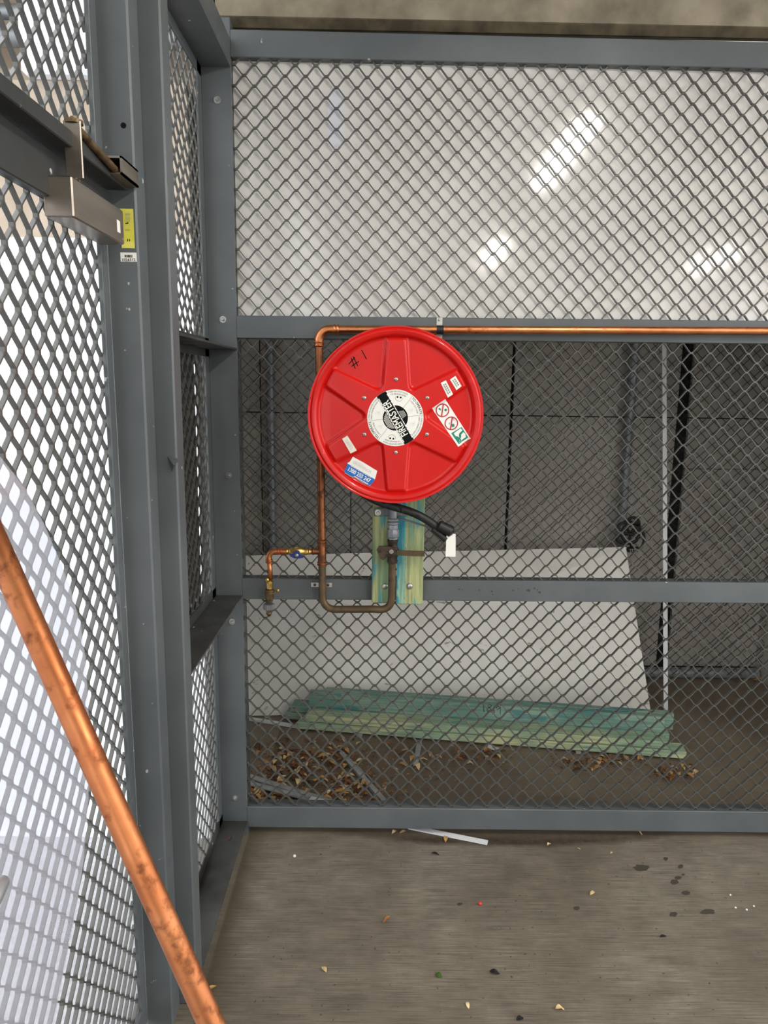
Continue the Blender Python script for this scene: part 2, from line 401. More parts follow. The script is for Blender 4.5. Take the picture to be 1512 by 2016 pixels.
# ================================================================ BACK FENCE
fence = thing('mesh_fence', (1.3, .03, 0), 'grey steel frame fence with diamond mesh carrying the red hose reel', 'fence')
def rail(y0l, y0r, y1l, y1r, xl, name, yb=.05):
    """front face between pixel heights (left end, right end) on the plane Y=0"""
    a0 = P(xl, y0l, 1, 0); b0 = P(1512, y0r, 1, 0); a1 = P(xl, y1l, 1, 0); b1 = P(1512, y1r, 1, 0)
    def ext(a, b, x): return a.z+(b.z-a.z)*(x-a.x)/(b.x-a.x)
    X0, X1 = .0005, 2.65
    zt0, zt1, zl0, zl1 = ext(a0,b0,X0), ext(a0,b0,X1), ext(a1,b1,X0), ext(a1,b1,X1)
    c = .002; rings = []
    for X, zt, zl in ((X0, zt0, zl0), (X1, zt1, zl1)):
        rings.append([(X,0,zl+c),(X,c,zl),(X,yb,zl),(X,yb,zt),(X,c,zt),(X,0,zt-c)])
    return MB().rings(rings).build(name, 'paint', fence)
rail(57.1, 82.5, 111.5, 134.5, 450, 'top_rail')
rail(621, 631.5, 665.5, 676.7, 468, 'middle_rail')
rail(1139, 1147.8, 1179.5, 1188.2, 480, 'middle_rail')
rail(1588.5, 1599, 1628.5, 1639.5, 488, 'bottom_rail')
for i, (v0, v1, pu, pv, uo, vo) in enumerate([(1.865, 2.645, .0637, .0606, .0056, 2.6240), (.98, 1.808, .0632, .0611, 1.2486, 1.7723), (.105, .92, .0648, .0622, .0113, .1531)]):
    ex = expanded(.001, 2.6, v0, v1, pu, pv, uo, vo, .0031, .0100, lambda u, v, n: (u, .010+n, v))
    ex.build('mesh_panel', 'mesh', fence)
for x, y, w_ in ((904,1160,5),(910,1161,3),(943,1162,4),(968,1164,5),(970,1170,4),(1010,1162,5),(1020,1159,3),(1040,1162,9),(1052,1158,5),(1062,1166,7),(1058,1161,4)):
    q = P(x, y, 1, 0); k = w_*.0009; MB().add([(q.x-k,-.0004,q.z-.001),(q.x+k*.4,-.0004,q.z-k*.8),(q.x+k,-.0004,q.z+.0008),(q.x,-.0004,q.z+k*.7)], [(0,1,2,3)]).build_raw('paint_chip', 'stain', fence)
# white sheet fixed behind the upper mesh
tag(MB().box(.0005, 2.6, .028, .034, 1.845, 2.72).build('backing_sheet', 'panel'), 'glossy white sheet fixed behind the upper mesh of the fence', 'panel')
a = P(645, 178, 1, .0275); b = P(676, 290, 1, .0275)
tag(MB().box(a.x, b.x, .0270, .0279, b.z, a.z).build('clear_tape', 'tape'), 'pale clear tape strip stuck upright on the white sheet', 'tape')

# ================================================================ SIDE FENCE (left) with posts
XM = -.088      # plane of the side mesh
side = thing('side_fence', (-.05, -.4, 0), 'narrow grey side fence between the corner and the gate post', 'fence')
cp = MB().bbox(-.092, -.0005, 0, .006, 0.0, 2.75, .001); cp.bbox(-.006, -.0005, .006, .075, 0, 2.75, .001); cp.bbox(-.098, -.092, -.05, .006, 0, 2.75, .001)
cp.build('corner_post', 'paint', side)
YB = -.735
pb = MB().bbox(-.092, 0, YB, YB+.06, 0, 3.06, .004); pb.build('post', 'paint', side)
for z in (1.767, .925, .058):
    mb = MB().bbox(-.092, 0, YB+.05, -.0005, z-.006, z, .001)
    mb.bbox(-.098, -.092, YB+.05, -.0005, z-.03, z+.03, .001)
    mb.build('ledge', 'paint_dirty', side)
mb = MB().bbox(-.092, 0, YB+.05, -.0005, 2.610, 2.616, .001); mb.bbox(-.006, 0, YB+.05, -.0005, 2.616, 2.69, .001); mb.bbox(-.098, -.092, YB+.05, -.0005, 2.58, 2.64, .001)
mb.build('top_channel', 'paint', side)
for z0, z1 in ((.05, .915), (.935, 1.76), (1.775, 2.61)):
    expanded(z0, z1, YB+.0, -.03, .0635, .057, .012, -.05, .0032, .0060, lambda u, v, n: (-.097-n, v, u)).build('mesh_panel', 'mesh', side)
for x, y in [(428,197),(439,629),(450,936),(457,1224),(463,1571)]:
    p = P(x, y, 1, 0); mb = MB(); hexbolt(mb, (p.x, 0, p.z), (0,-1,0)); mb.build('bolt', 'steel', side)
# torn steel tab on the post edge
p = P(341, 912, 1, YB)
MB().add([(0,YB-.001,p.z+.012),(-.022,YB-.001,p.z+.016),(-.012,YB-.003,p.z-.02),(.006,YB-.012,p.z+.006),(-.004,YB-.014,p.z-.004)], [(0,1,3),(1,2,4,3),(0,3,4),(0,4,2)]).build_raw('torn_tab', 'paint', side)
tag(MB().box(-.125, -.118, YB+.0, -.10, .93, 1.765).build('cover_board', 'darkboard'), 'dark brown board standing behind the middle mesh of the side fence', 'board')

# gate frame: jamb post, transom and the fixed mesh above
YA = -.80; XG = -.115
frame = thing('gate_frame', (-.08, YA, 0), 'grey steel gate frame with jamb post, crossbar and mesh above', 'gate frame')
MB().bbox(-.116, -.047, YA, YB-.001, 0, 3.06, .004).build('jamb_post', 'paint', frame)
mb = MB(); p = P(243, 247, 1, YA); mb.lathe((p.x, YA+.0005, p.z), (0,-1,0), [(0,.0058),(.001,.0058)], 14); mb.build('bolt_hole', 'black_ink', frame)
zt = P(0, 178, 0, -.062).z
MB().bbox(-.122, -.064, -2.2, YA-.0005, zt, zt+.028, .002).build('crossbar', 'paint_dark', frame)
MB().bbox(-.122, -.112, -2.2, YA-.0005, zt+.028, zt+.062, .001).build('mesh_strip', 'paint', frame)
MB().bbox(-.122, -.112, YA-.035, YA-.0005, zt+.062, 3.06, .001).build('mesh_strip', 'paint', frame)
PYG, PZG = .0575, .0665
expanded(zt+.04, 3.05, -2.2, YA-.02, PZG, PYG, 2.1573, -1.0642, .0034, .0085, lambda u, v, n: (-.123-n, v, u)).build('mesh_panel', 'mesh', frame)

gate = thing('mesh_gate', (-.11, -1.3, 0), 'grey diamond mesh gate on the left under the door closer', 'gate')
MB().bbox(-.122, -.112, YA-.036, YA-.003, .02, zt-.004, .001).build('stile', 'paint', gate)
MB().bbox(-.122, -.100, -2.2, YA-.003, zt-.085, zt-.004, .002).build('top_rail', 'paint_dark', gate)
MB().bbox(-.122, -.112, -2.2, YA-.036, .02, .08, .001).build('bottom_rail', 'paint', gate)
expanded(.03, zt-.05, -2.2, YA-.02, PZG, PYG, 1.6003, -.9738, .0034, .0085, lambda u, v, n: (-.1225-n, v, u)).build('mesh_panel', 'mesh', gate)
# lever handle entering at the left border
h0 = P(16, 1728, 0, -.05)
mb = MB(); mb.tube([(-.05,h0.y-.012,h0.z+.004),(-.05,h0.y-.03,h0.z+.006),(-.05,h0.y-.06,h0.z-.006),(-.055,h0.y-.12,h0.z-.045),(-.07,h0.y-.16,h0.z-.06),(-.112,h0.y-.17,h0.z-.062)], [.009,.0135,.014,.014,.014,.014], 16)
mb.lathe((-.112,h0.y-.17,h0.z-.062), (1,0,0), [(0,.028),(.006,.028),(.007,.02)], 20)
mb.build('pull_handle', 'chrome', gate, True, auto=40)

# ================================================================ DOOR CLOSER
ya, yb_ = -1.092, -.846; z0c, z1c = 1.930, 1.998
clo = thing('door_closer', (-.085, -.97, z0c), 'brushed metal door closer box with arm on the mesh gate', 'door closer')
MB().bbox(-.111, -.06, ya, yb_, z0c, z1c, .0025).build('body', 'stainless', clo)
p0 = Vector((-.062, -1.065, 1.998)); 
a0 = P(124, 236, 1, -1.07); a1 = P(159, 240, 1, -1.07); b0 = P(126, 345, 1, -1.07); b1 = P(155, 345, 1, -1.07)
zA = a0.z
mb = MB().bbox(a0.x, a1.x, -1.072, -1.067, 1.998, zA, .0015); mb.build('upright_arm', 'stainless', clo)
ax = (a0.x+a1.x)/2
mb = MB(); mb.lathe((ax, -1.062, zA-.004), (0,0,1), [(0,.0155),(.006,.0155),(.007,.009),(.009,.009)], 18); mb.lathe((ax,-1.062,zA+.005),(0,0,1),[(0,.006),(.003,.006)],6)
mb.build('pivot_cap', 'bronze', clo, True, auto=40)
e1 = P(230, 338, 0, -.055)
MB().tube([(ax, -1.06, zA-.006), tuple(e1)], [.0075, .007], 14).build('rod', 'bronze', clo, True, auto=40)
# square hollow bracket on the jamb side
q = Vector((e1.x, e1.y, e1.z)); x0, x1, zz0, zz1 = -.074, -.04, q.z-.008, q.z+.026; yb0, yb1 = q.y-.012, YA-.001; tk = .004
mb = MB(); mb.box(x0, x1, yb0, yb1, zz1-tk, zz1); mb.box(x0, x1, yb0, yb1, zz0, zz0+tk); mb.box(x0, x0+tk, yb0, yb1, zz0, zz1); mb.box(x1-tk, x1, yb0, yb1, zz0, zz1)
mb.build('hollow_bracket', 'stainless', clo)
MB().box(-.060, -.0596, -.885, -.868, 1.949, 1.972).build('sticker', 'white_lbl', clo)
mb = MB(); mb.lathe((-.06, -.856, 1.9395), (1,0,0), [(0,.0035),(.0015,.0035),(.002,.002)], 12); mb.build('screw', 'steel', clo)

# stickers on the jamb post
A = P(236, 411, 1, YA); Bq = P(265.5, 489, 1, YA)
st = tag(MB().box(A.x, Bq.x, YA-.0008, YA, Bq.z, A.z).build('yellow_sticker', 'yellow'), 'yellow sticker on the gate post behind the door closer', 'sticker')
for (x, y, w_, h_) in [(249,440,4,2),(252,439,2,3),(251.5,473,1.6,4.5),(255.5,473,1.6,4)]:
    p = P(x, y, 1, YA); s_ = .00107
    MB().box(p.x-w_*s_/2, p.x+w_*s_/2, YA-.0012, YA-.0008, p.z-h_*s_/2, p.z+h_*s_/2).build_raw('print_mark', 'black_ink', st)
for k in range(9):
    p = P(251, 420+k*2.6+(14 if k > 6 else 0), 1, YA)
    MB().box(p.x-.005, p.x+.006, YA-.0011, YA-.0008, p.z-.0003, p.z+.0003).build_raw('print_line', 'grey_ink', st)
A = P(237, 497, 1, YA); Bq = P(269.5, 515.5, 1, YA)
st = tag(MB().box(A.x, Bq.x, YA-.0008, YA, Bq.z, A.z).build('asset_label', 'white_lbl'), 'small white barcode label on the gate post below the yellow sticker', 'sticker')
p = P(253.5, 512, 1, YA); text_on('1026312', .0085, (p.x, YA-.0012, p.z), ROLL, 'black_ink', st)
p = P(253.5, 504.5, 1, YA); random.seed(3); x = p.x-.0085
while x < p.x+.0085:
    w_ = random.choice((.0004,.0007,.0011)); MB().box(x, x+w_, YA-.0012, YA-.0008, p.z-.0026, p.z+.0026).build_raw('barcode_bar', 'black_ink', st); x += w_+random.choice((.0004,.0007,.0010))

# ================================================================ HOSE REEL
RC = P(779, 819.5, 1, -.22); RS = .2668/173.0; Y0 = -.205
def sstep(a, b, x):
    t_ = min(1, max(0, (x-a)/(b-a))); return t_*t_*(3-2*t_)
SP = [math.radians(a) for a in (89.5, 150, 210, 270.5, 330, 30)]
def hgt(x, y):   # relief of the disc in px units -> metres
    r = math.hypot(x, y); best = 60-r
    th = math.atan2(y, x)
    for a in SP:
        u = x*math.cos(a)+y*math.sin(a); v = -x*math.sin(a)+y*math.cos(a)
        if u < 0: continue
        wd = 27-8*min(1, max(0, (u-50)/100)); s_ = min(wd-abs(v), 150-u)
        k = 9.0; d = max(k-abs(s_-best), 0)/k; best = max(s_, best)+d*d*k*.25
    h = .0105*sstep(-3.5, 3.5, best)*(1 if r < 154 else 0)
    if r > 151: h = max(h, .017*sstep(151, 157.5, r))
    if r > 157: h = .017+.004*sstep(157, 165, r)-.004*sstep(165, 168.5, r)+.0025*sstep(168, 170, r)
    return h
def D(x, y, lift=0.0):   # reel px offset (y up) -> world
    c, s_ = math.cos(ROLL), math.sin(ROLL); h = hgt(x, y)
    return Vector((RC.x+RS*(c*x-s_*y), Y0-h-lift, RC.z+RS*(s_*x+c*y)))
reel = thing('fire_hose_reel', (RC.x, -.1, RC.z-.27), 'large round red fire hose reel mounted on the mesh fence', 'hose reel')
N = 288; rr = [0.5]+[4+i*2.2 for i in range(66)]+[151,152.5,154,155.5,157.5,160,163,165,167,168.5,170,171.2,172.2,172.8]
mb = MB(); vs_ = []; fs_ = []
for r in rr: vs_ += [D(r*math.cos(2*math.pi*k/N), r*math.sin(2*math.pi*k/N)) for k in range(N)]
for rk, yy in ((173.2, -.2195), (173.2, -.2165), (172.3, -.214), (170, -.213), (170, -.196)):
    c, s_ = math.cos(ROLL), math.sin(ROLL)
    vs_ += [Vector((RC.x+RS*rk*math.cos(2*math.pi*k/N+ROLL), yy, RC.z+RS*rk*math.sin(2*math.pi*k/N+ROLL))) for k in range(N)]
nr = len(rr)+5
for i in range(nr-1):
    for k in range(N):
        k2 = (k+1) % N; fs_.append((i*N+k, i*N+k2, (i+1)*N+k2, (i+1)*N+k))
fs_.append(tuple(range(N)))
mb.add(vs_, fs_).build('front_disc', 'red', reel, True, auto=60)
mb = MB(); mb.lathe((RC.x, -.075, RC.z), (0,-1,0), [(0,.262),(.004,.262),(.006,.255),(.006,.06),(.12,.06)], 96); mb.build('rear_disc', 'red', reel, True, auto=40)
mb = MB()
for j, R_ in enumerate((.105, .131, .157, .183, .209, .232)):
    for k in range(4):
        y = -.1+(-.028)*k-(.0 if j % 2 else .006)
        n1 = 64; mb2 = [(RC.x+R_*math.cos(2*math.pi*i/n1), y, RC.z+R_*math.sin(2*math.pi*i/n1)) for i in range(n1)]
        rings = []
        for i in range(n1):
            a = 2*math.pi*i/n1; er = Vector((math.cos(a),0,math.sin(a)))
            rings.append([Vector(mb2[i])+er*(.0125*math.cos(2*math.pi*q/8))+Vector((0,1,0))*(.0125*math.sin(2*math.pi*q/8)) for q in range(8)])
        rings.append(rings[0]); mb.rings(rings, cap=False)
mb.build('hose_coil', 'rubber', reel, True)
for a in SP:   # six dome screws round the hub
    x, y = 71.5*math.cos(a), 71.5*math.sin(a)
    c = D(x, y); mb = MB(); mb.lathe(c+Vector((0,.0005,0)), (0,-1,0), [(0,.0064),(.0015,.0064),(.0038,.0046),(.0046,.002)], 14); o = mb.build('screw', 'steel', reel, True)
    mb = MB(); mb.lathe(c+Vector((0,-.0040,0)), (0,-1,0), [(0,.0017),(.0005,.0017)], 8); mb.build('socket', 'black_ink', o)
# --- printing helpers on the disc (px offsets, conforming to the relief)
def dgrid(poly4, nx, ny, mat, name, parent, lift):
    a, b, c, d = [Vector(p).to_2d() if len(p) > 2 else Vector(p) for p in poly4]
    vs_ = []; fs_ = []
    for j in range(ny+1):
        for i in range(nx+1):
            s_, t_ = i/nx, j/ny; p = (a*(1-s_)+b*s_)*(1-t_)+(d*(1-s_)+c*s_)*t_; vs_.append(D(p.x, p.y, lift))
    for j in range(ny):
        for i in range(nx): o = j*(nx+1)+i; fs_.append((o, o+1, o+nx+2, o+nx+1))
    return MB().add(vs_, fs_).build_raw(name, mat, parent)
def px2(x, y): return (x-779, 819.5-y)
def dpoly(pts, mat, name, parent, lift):
    return MB().add([D(x, y, lift) for x, y in pts], [tuple(range(len(pts)))]).build_raw(name, mat, parent)
def dtext(body, size, cx, cy, ang, mat, parent, lift, sx=1.0, name='lettering'):
    vs_, fs_ = text_verts(body, size); c, s_ = math.cos(ang), math.sin(ang)
    return MB().add([D(cx+c*v.x*sx-s_*v.y, cy+s_*v.x*sx+c*v.y, lift) for v in vs_], fs_).build_raw(name, mat, parent)
def darctext(body, size, R_, a0, mat, parent, lift, inward=False, sx=1.0):
    """text on an arc of radius R_ centred on angle a0; letters upright outward (or inward)"""
    vs_, fs_ = text_verts(body, size); out = []
    for v in vs_:
        if not inward: a = a0-v.x*sx/R_; r = R_+v.y
        else: a = a0+v.x*sx/R_; r = R_-v.y
        out.append(D(r*math.cos(a), r*math.sin(a), lift))
    return MB().add(out, fs_).build_raw('lettering', mat, parent)
def dring(cx, cy, r0, r1, mat, name, parent, lift, n=32, a0=0, a1=2*math.pi):
    vs_ = []; fs_ = []
    for k in range(n+1):
        a = a0+(a1-a0)*k/n
        vs_ += [D(cx+r0*math.cos(a), cy+r0*math.sin(a), lift), D(cx+r1*math.cos(a), cy+r1*math.sin(a), lift)]
    for k in range(n): fs_.append((2*k, 2*k+1, 2*k+3, 2*k+2))
    return MB().add(vs_, fs_).build_raw(name, mat, parent)
def dstroke(pts, w_, mat, name, parent, lift):
    vs_ = []; fs_ = []
    for i, (x, y) in enumerate(pts):
        a = pts[max(i-1,0)]; b = pts[min(i+1,len(pts)-1)]; dx, dy = b[0]-a[0], b[1]-a[1]; L = math.hypot(dx, dy)
        vs_ += [D(x-dy/L*w_/2, y+dx/L*w_/2, lift), D(x+dy/L*w_/2, y-dx/L*w_/2, lift)]
    for i in range(len(pts)-1): fs_.append((2*i, 2*i+1, 2*i+3, 2*i+2))
    return MB().add(vs_, fs_).build_raw(name, mat, parent)
# hub label
LC = (1.5-1, .5)   # centre of the label
lab = MB(); cxy = px2(778.5, 823); lx, ly = cxy
mb = MB(); n = 72
_h0 = hgt; hgt = lambda x, y: (.0105 if math.hypot(x, y) < 66 else _h0(x, y))   # the label lies flat on the raised hub
lab = MB().add([D(lx, ly, .0006)]+[D(lx+55.5*math.cos(2*math.pi*k/n), ly+55.5*math.sin(2*math.pi*k/n), .0006) for k in range(n)], [(0, k+1, (k+1) % n+1) for k in range(n)]).build_raw('hub_label', 'white_lbl', reel)
dring(lx, ly, .1, 24.8, 'black_ink', 'black_disc', lab, .0009, 40)
ba = math.radians(120.5); bx, by = math.cos(ba), math.sin(ba); nx_, ny_ = -by, bx    # band direction and its 'letter up' side
def bp(u, v): return (lx+bx*u+nx_*v, ly+by*u+ny_*v)
def bandpoly(v0, v1, R_=55.3, n=8):
    def ue(v): return math.sqrt(R_*R_-v*v)
    top = [bp(ue(v0+(v1-v0)*i/n), v0+(v1-v0)*i/n) for i in range(n+1)]
    bot = [bp(-ue(v1+(v0-v1)*i/n), v1+(v0-v1)*i/n) for i in range(n+1)]
    return top+bot
dpoly(bandpoly(-10.2, 10.6), 'black_ink', 'black_band', lab, .0012)
for v in (-9.6, 9.4):
    u = -50
    while u < 50:
        L = 6.5; dpoly([bp(u, v-.9), bp(u+L, v-.9), bp(u+L, v+.9), bp(u, v+.9)], 'white_lbl', 'band_dash', lab, .0015); u += L+1.2
dtext('FIREMASTER', 19.5, lx-bx*1+nx_*0, ly-by*1, ba, 'white_lbl', lab, .0016, .74)
for s_ in (1, -1):      # the printing repeats point-symmetrically about the hub
    def rp(a): return math.radians(a) if s_ == 1 else math.radians(a+180)
    for a_ in (52, 6):
        a = rp(a_); dstroke([(lx+25*math.cos(a), ly+25*math.sin(a)), (lx+55*math.cos(a), ly+55*math.sin(a))], .55, 'grey_ink', 'divider', lab, .0009)
    def at(body, size, R_, a_, mat):
        vs_, fs_ = text_verts(body, size); out = []; a0 = rp(a_)
        for v in vs_:
            a = a0-v.x*.95/R_; r = R_+v.y; out.append(D(lx+r*math.cos(a), ly+r*math.sin(a), .0010))
        MB().add(out, fs_).build_raw('lettering', mat, lab)
    at('TO OPERATE', 6.6, 51, 29, 'black_ink')
    at('2 RUN OUT HOSE', 3.8, 44.5, 30, 'grey_ink')
    at('1 TURN ON STOP VALVE', 4.0, 51.5, 86, 'grey_ink'); at('TO RELEASE HOSE', 4.0, 46.5, 83, 'grey_ink')
    at('3 TURN ON WATER AT NOZZLE', 3.7, 51.8, -25, 'grey_ink'); at('DIRECT STREAM AT BASE OF FIRE', 3.4, 47, -26, 'grey_ink')
    a = rp(80); c = (lx+41*math.cos(a), ly+41*math.sin(a))
    dring(c[0], c[1], 7.2, 7.8, 'grey_ink', 'icon_arc', lab, .001, 16, a+math.pi/2, a+3*math.pi/2)
    for e in (-3.2, 3.2): 
        k = (c[0]-e*math.sin(a), c[1]+e*math.cos(a)); dring(k[0], k[1], .05, 1.9, 'black_ink', 'icon_mark', lab, .001, 8)
    for a_, r_ in ((28, 34), (-18, 36)):
        a = rp(a_); c = (lx+r_*math.cos(a), ly+r_*math.sin(a))
        dstroke([(c[0]-6, c[1]-3), (c[0]-2, c[1]+2), (c[0]+2, c[1]-1), (c[0]+5, c[1]+4)], .5, 'pale_ink', 'icon_line', lab, .001)
        dring(c[0]+1, c[1]-2, 2.2, 2.7, 'pale_ink', 'icon_line', lab, .001, 12)
    a = rp(-50); c = (lx+34*math.cos(a), ly+34*math.sin(a)); dring(c[0], c[1], .05, 1.4, 'black_ink', 'icon_mark', lab, .001, 8)
for k in range(5):
    v = -12.5-k*2.2; ue = math.sqrt(max(1, 23.5**2-v*v)); 
    for e in range(3 if False else 1): dstroke([bp(-ue*.85, -v), bp(ue*.85, -v)], 1.1, 'pale_ink', 'small_print', lab, .0012)
for k in range(5):
    v = -12.8-k*2.0; dstroke([bp(-8+k*.3, v), bp(8-k*.8, v)], .8, 'pale_ink', 'small_print', lab, .0012)
hgt = _h0
# safety sticker with two prohibition circles and a green picture
c4 = [px2(850.5, 804), px2(876.5, 786), px2(928, 863.5), px2(903.5, 880)]
saf = dgrid(c4, 16, 44, 'white_lbl', 'safety_sticker', reel, .0012)
for (x, y) in ((871.7, 808.2), (889.7, 833.8)):
    cx, cy = px2(x, y); dring(cx, cy, 11.3, 13.4, 'red_ink', 'prohibition_ring', saf, .0022, 36)
    ang = math.radians(82); dstroke([(cx-12*math.cos(ang), cy-12*math.sin(ang)), (cx, cy), (cx+12*math.cos(ang), cy+12*math.sin(ang))], 2.3, 'red_ink', 'prohibition_bar', saf, .0024)
for (x, y, r_) in ((866, 805.5, 2.0), (878, 807.5, 2.6), (868, 807, 1.0)):
    cx, cy = px2(x, y); dring(cx, cy, .05, r_, 'green_ink', 'icon_mark', saf, .0022, 10)
cx, cy = px2(893, 837.5); dpoly([(cx-2.5,cy-3.5),(cx+2.8,cy-3.2),(cx+2.6,cy+2.6),(cx-2.5,cy+2.8)], 'green_ink', 'icon_mark', saf, .0022)
for pts in ([(892,823),(895,828)], [(885,836),(887,832)]):
    dstroke([px2(*p) for p in pts], 1.0, 'grey_ink', 'icon_mark', saf, .0022)
gq = [px2(889.8, 853.5), px2(910, 841), px2(923.7, 861.8), px2(904.5, 874.6)]
gsq = dgrid(gq, 10, 10, 'green_ink', 'green_square', saf, .0022)
def gpt(s_, t_):
    a, b, c, d = [Vector(q) for q in gq]; p = (a*(1-s_)+b*s_)*(1-t_)+(d*(1-s_)+c*s_)*t_; return (p.x, p.y)
dpoly([gpt(*q) for q in ((.15,.12),(.35,.08),(.88,.06),(.92,.26),(.55,.33),(.42,.45),(.36,.62),(.28,.44),(.18,.40))], 'white_lbl', 'white_picture', saf, .0034)
dpoly([gpt(*q) for q in ((.62,.50),(.90,.42),(.96,.62),(.84,.88),(.55,.86),(.38,.92),(.40,.72),(.52,.66))], 'white_lbl', 'white_picture', saf, .0034)
for q in ((.25,.8),(.15,.9),(.3,.93)): dring(*gpt(*q), .05, .7, 'white_lbl', 'white_picture', saf, .0034, 6)
# two little labels up right
def rlabel(corners, name, mat, lines, bold=0):
    o = dgrid([px2(*c) for c in corners], 8, 12, mat, name, reel, .0012)
    a, b, c, d = [Vector(px2(*q)) for q in corners]    # a-b short top edge, a-d long edge
    ang = math.atan2(d.y-a.y, d.x-a.x)
    for k, (body, f, size, mt) in enumerate(lines):
        p_ = a*(1-f)+b*f; q_ = d*(1-f)+c*f        # print too worn to read: short dashes
        for i in range(body):
            t0_, t1_ = .16+.70*i/body, .16+.70*(i+.62)/body
            dstroke([tuple(p_.lerp(q_, t0_)), tuple(p_.lerp(q_, t1_))], size, mt, 'worn_print', o, .0022)
    return o
rlabel([(867,755),(877,750),(891.5,777),(881.5,783.5)], 'small_label', 'white_lbl', [(7, .32, 2.4, 'grey_ink'), (5, .66, 2.4, 'grey_ink')])
rlabel([(885,748.5),(895.5,741.5),(908,761),(898,769)], 'small_label', 'white_lbl', [(7, .32, 2.2, 'grey_ink'), (4, .66, 2.8, 'grey_ink')])
rlabel([(673,864),(683.5,857.5),(702,887),(689.5,893)], 'aged_label', 'old_lbl', [(5, .36, 1.6, 'pale_ink'), (4, .62, 1.6, 'pale_ink')])
# torn blue and white phone sticker
tor = [(694,900),(706,906.5),(716,912),(727,919),(742.5,928.5),(740.5,936),(738,945),(733,953),(727.5,958.5),(712,951.5),(697,941),(692,941.5),(677.5,932.5),(676,929),(681,920.5),(683,912.5),(688,909.5)]
hgt = lambda x, y: .0022      # stiff sticker bridging the relief
tp = dpoly([px2(*q) for q in tor], 'white_lbl', 'phone_sticker', reel, .0014)
dpoly([px2(*q) for q in [(683,913.5),(738,945.5),(733,953),(727.5,958.0),(712,950.5),(697,940),(692,940.5),(677.5,931.5),(676.5,928.5),(680.5,921)]], 'blue_ink', 'blue_field', tp, .0018)
pa = -math.atan2(32, 55); cx, cy = px2(705.5, 936.5)
dtext('1300 255 247', 11.5, cx, cy, pa, 'white_lbl', tp, .0024, .80); dtext('1300 255 247', 11.5, cx+.35, cy, pa, 'white_lbl', tp, .0029, .80)
for k in range(9): dstroke([px2(690+k*4.6, 918.6+k*2.68), px2(693.4+k*4.6, 920.6+k*2.68)], .9, 'white_lbl', 'worn_print', tp, .0024)
cx, cy = px2(712, 921); dtext('GROSVENOR', 7.2, cx, cy, pa, 'pale_ink', tp, .0020)
dstroke([px2(698,909), px2(707,912.5), px2(716,918)], .7, 'pale_ink', 'swoosh', tp, .0020)
dstroke([px2(697,939.0), px2(711,947.5), px2(724,954.8)], 1.2, 'white_lbl', 'white_rule', tp, .0022)
hgt = _h0
# handwritten number
for pts in ([(687,719),(699,706)], [(692,723),(707,713.5)], [(692,707),(700,728)], [(696,704),(705,723)], [(712.5,692),(717.5,701),(722,709.5)]):
    dstroke([px2(*q) for q in pts], 1.6, 'black_ink', 'pen_stroke', reel, .0012)
# axle and bracket arm behind the disc
mb = MB(); mb.lathe((RC.x, -.20, RC.z), (0,1,0), [(0,.03),(.15,.03),(.155,.022),(.20,.022)], 20); mb.build('axle', 'gunmetal', reel, True, auto=40)
zz = P(760, 1008, 1, -.045).z
mb = MB(); mb.bbox(RC.x-.03, RC.x+.03, -.052, -.042, zz-.012, RC.z+.03, .002); mb.bbox(P(737,1008,1,-.045).x, RC.x+.05, -.050, -.0425, zz-.014, zz+.014, .002)
mb.build('bracket', 'greyplastic', reel)
p = P(744, 1009, 1, -.05); mb = MB(); hexbolt(mb, (p.x, -.05, p.z), (0,-1,0), .006); mb.build('bracket_bolt', 'steel', reel)
# hose tail, nozzle guide
hp = [P(x, y, 1, -.15) for x, y in ((700,962),(735,984),(772,997),(806,1006),(838,1021),(866,1042))]
hp = [hp[0]]+[q for i in range(len(hp)-2) for q in bez((hp[i]+hp[i+1])/2, hp[i+1], (hp[i+1]+hp[i+2])/2, 5)]+[hp[-1]]
hose = MB().tube(hp, .0135, 14).build('hose', 'rubber', reel, True)
nz = [P(866,1042,1,-.15), P(882,1040,1,-.15)]
mb = MB(); c0 = P(862,1033,1,-.155); c1 = P(891,1048,1,-.155); mb.tube([c0, c0.lerp(c1,.08), c0.lerp(c1,.9), c1], [.012,.017,.019,.012], 18); mb.build('nozzle', 'rubber', reel, True, auto=40)
mb = MB(); c0 = P(852,1041,1,-.15); c1 = P(878,1062,1,-.15); mb.tube([c0, c1], [.010,.012], 12); mb.build('nozzle_grip', 'rubber', reel, True, auto=40)
lv = [P(x, y, 1, -.12) for x, y in ((784,1021),(806,1026),(832,1034),(867,1044))]
MB().tube(lv, .0032, 8).build('nozzle_lever', 'greyplastic', reel, True)
tg = [P(x, y, 1, -.158) for x, y in ((879,1051),(897,1051),(897,1096),(877,1096))]
to = tag(MB().prism(tg, (0,-.0008,0)).build('paper_tag', 'white_lbl'), 'blank white paper tag hanging from the black hose nozzle', 'tag')
mb = MB(); c = P(888, 1052, 1, -.16); mb.tube([c+Vector((.006*math.cos(a), -.002, .006*math.sin(a)+.004)) for a in [i*math.pi/6 for i in range(13)]], .0007, 6); mb.build('tie_wire', 'steel', to)

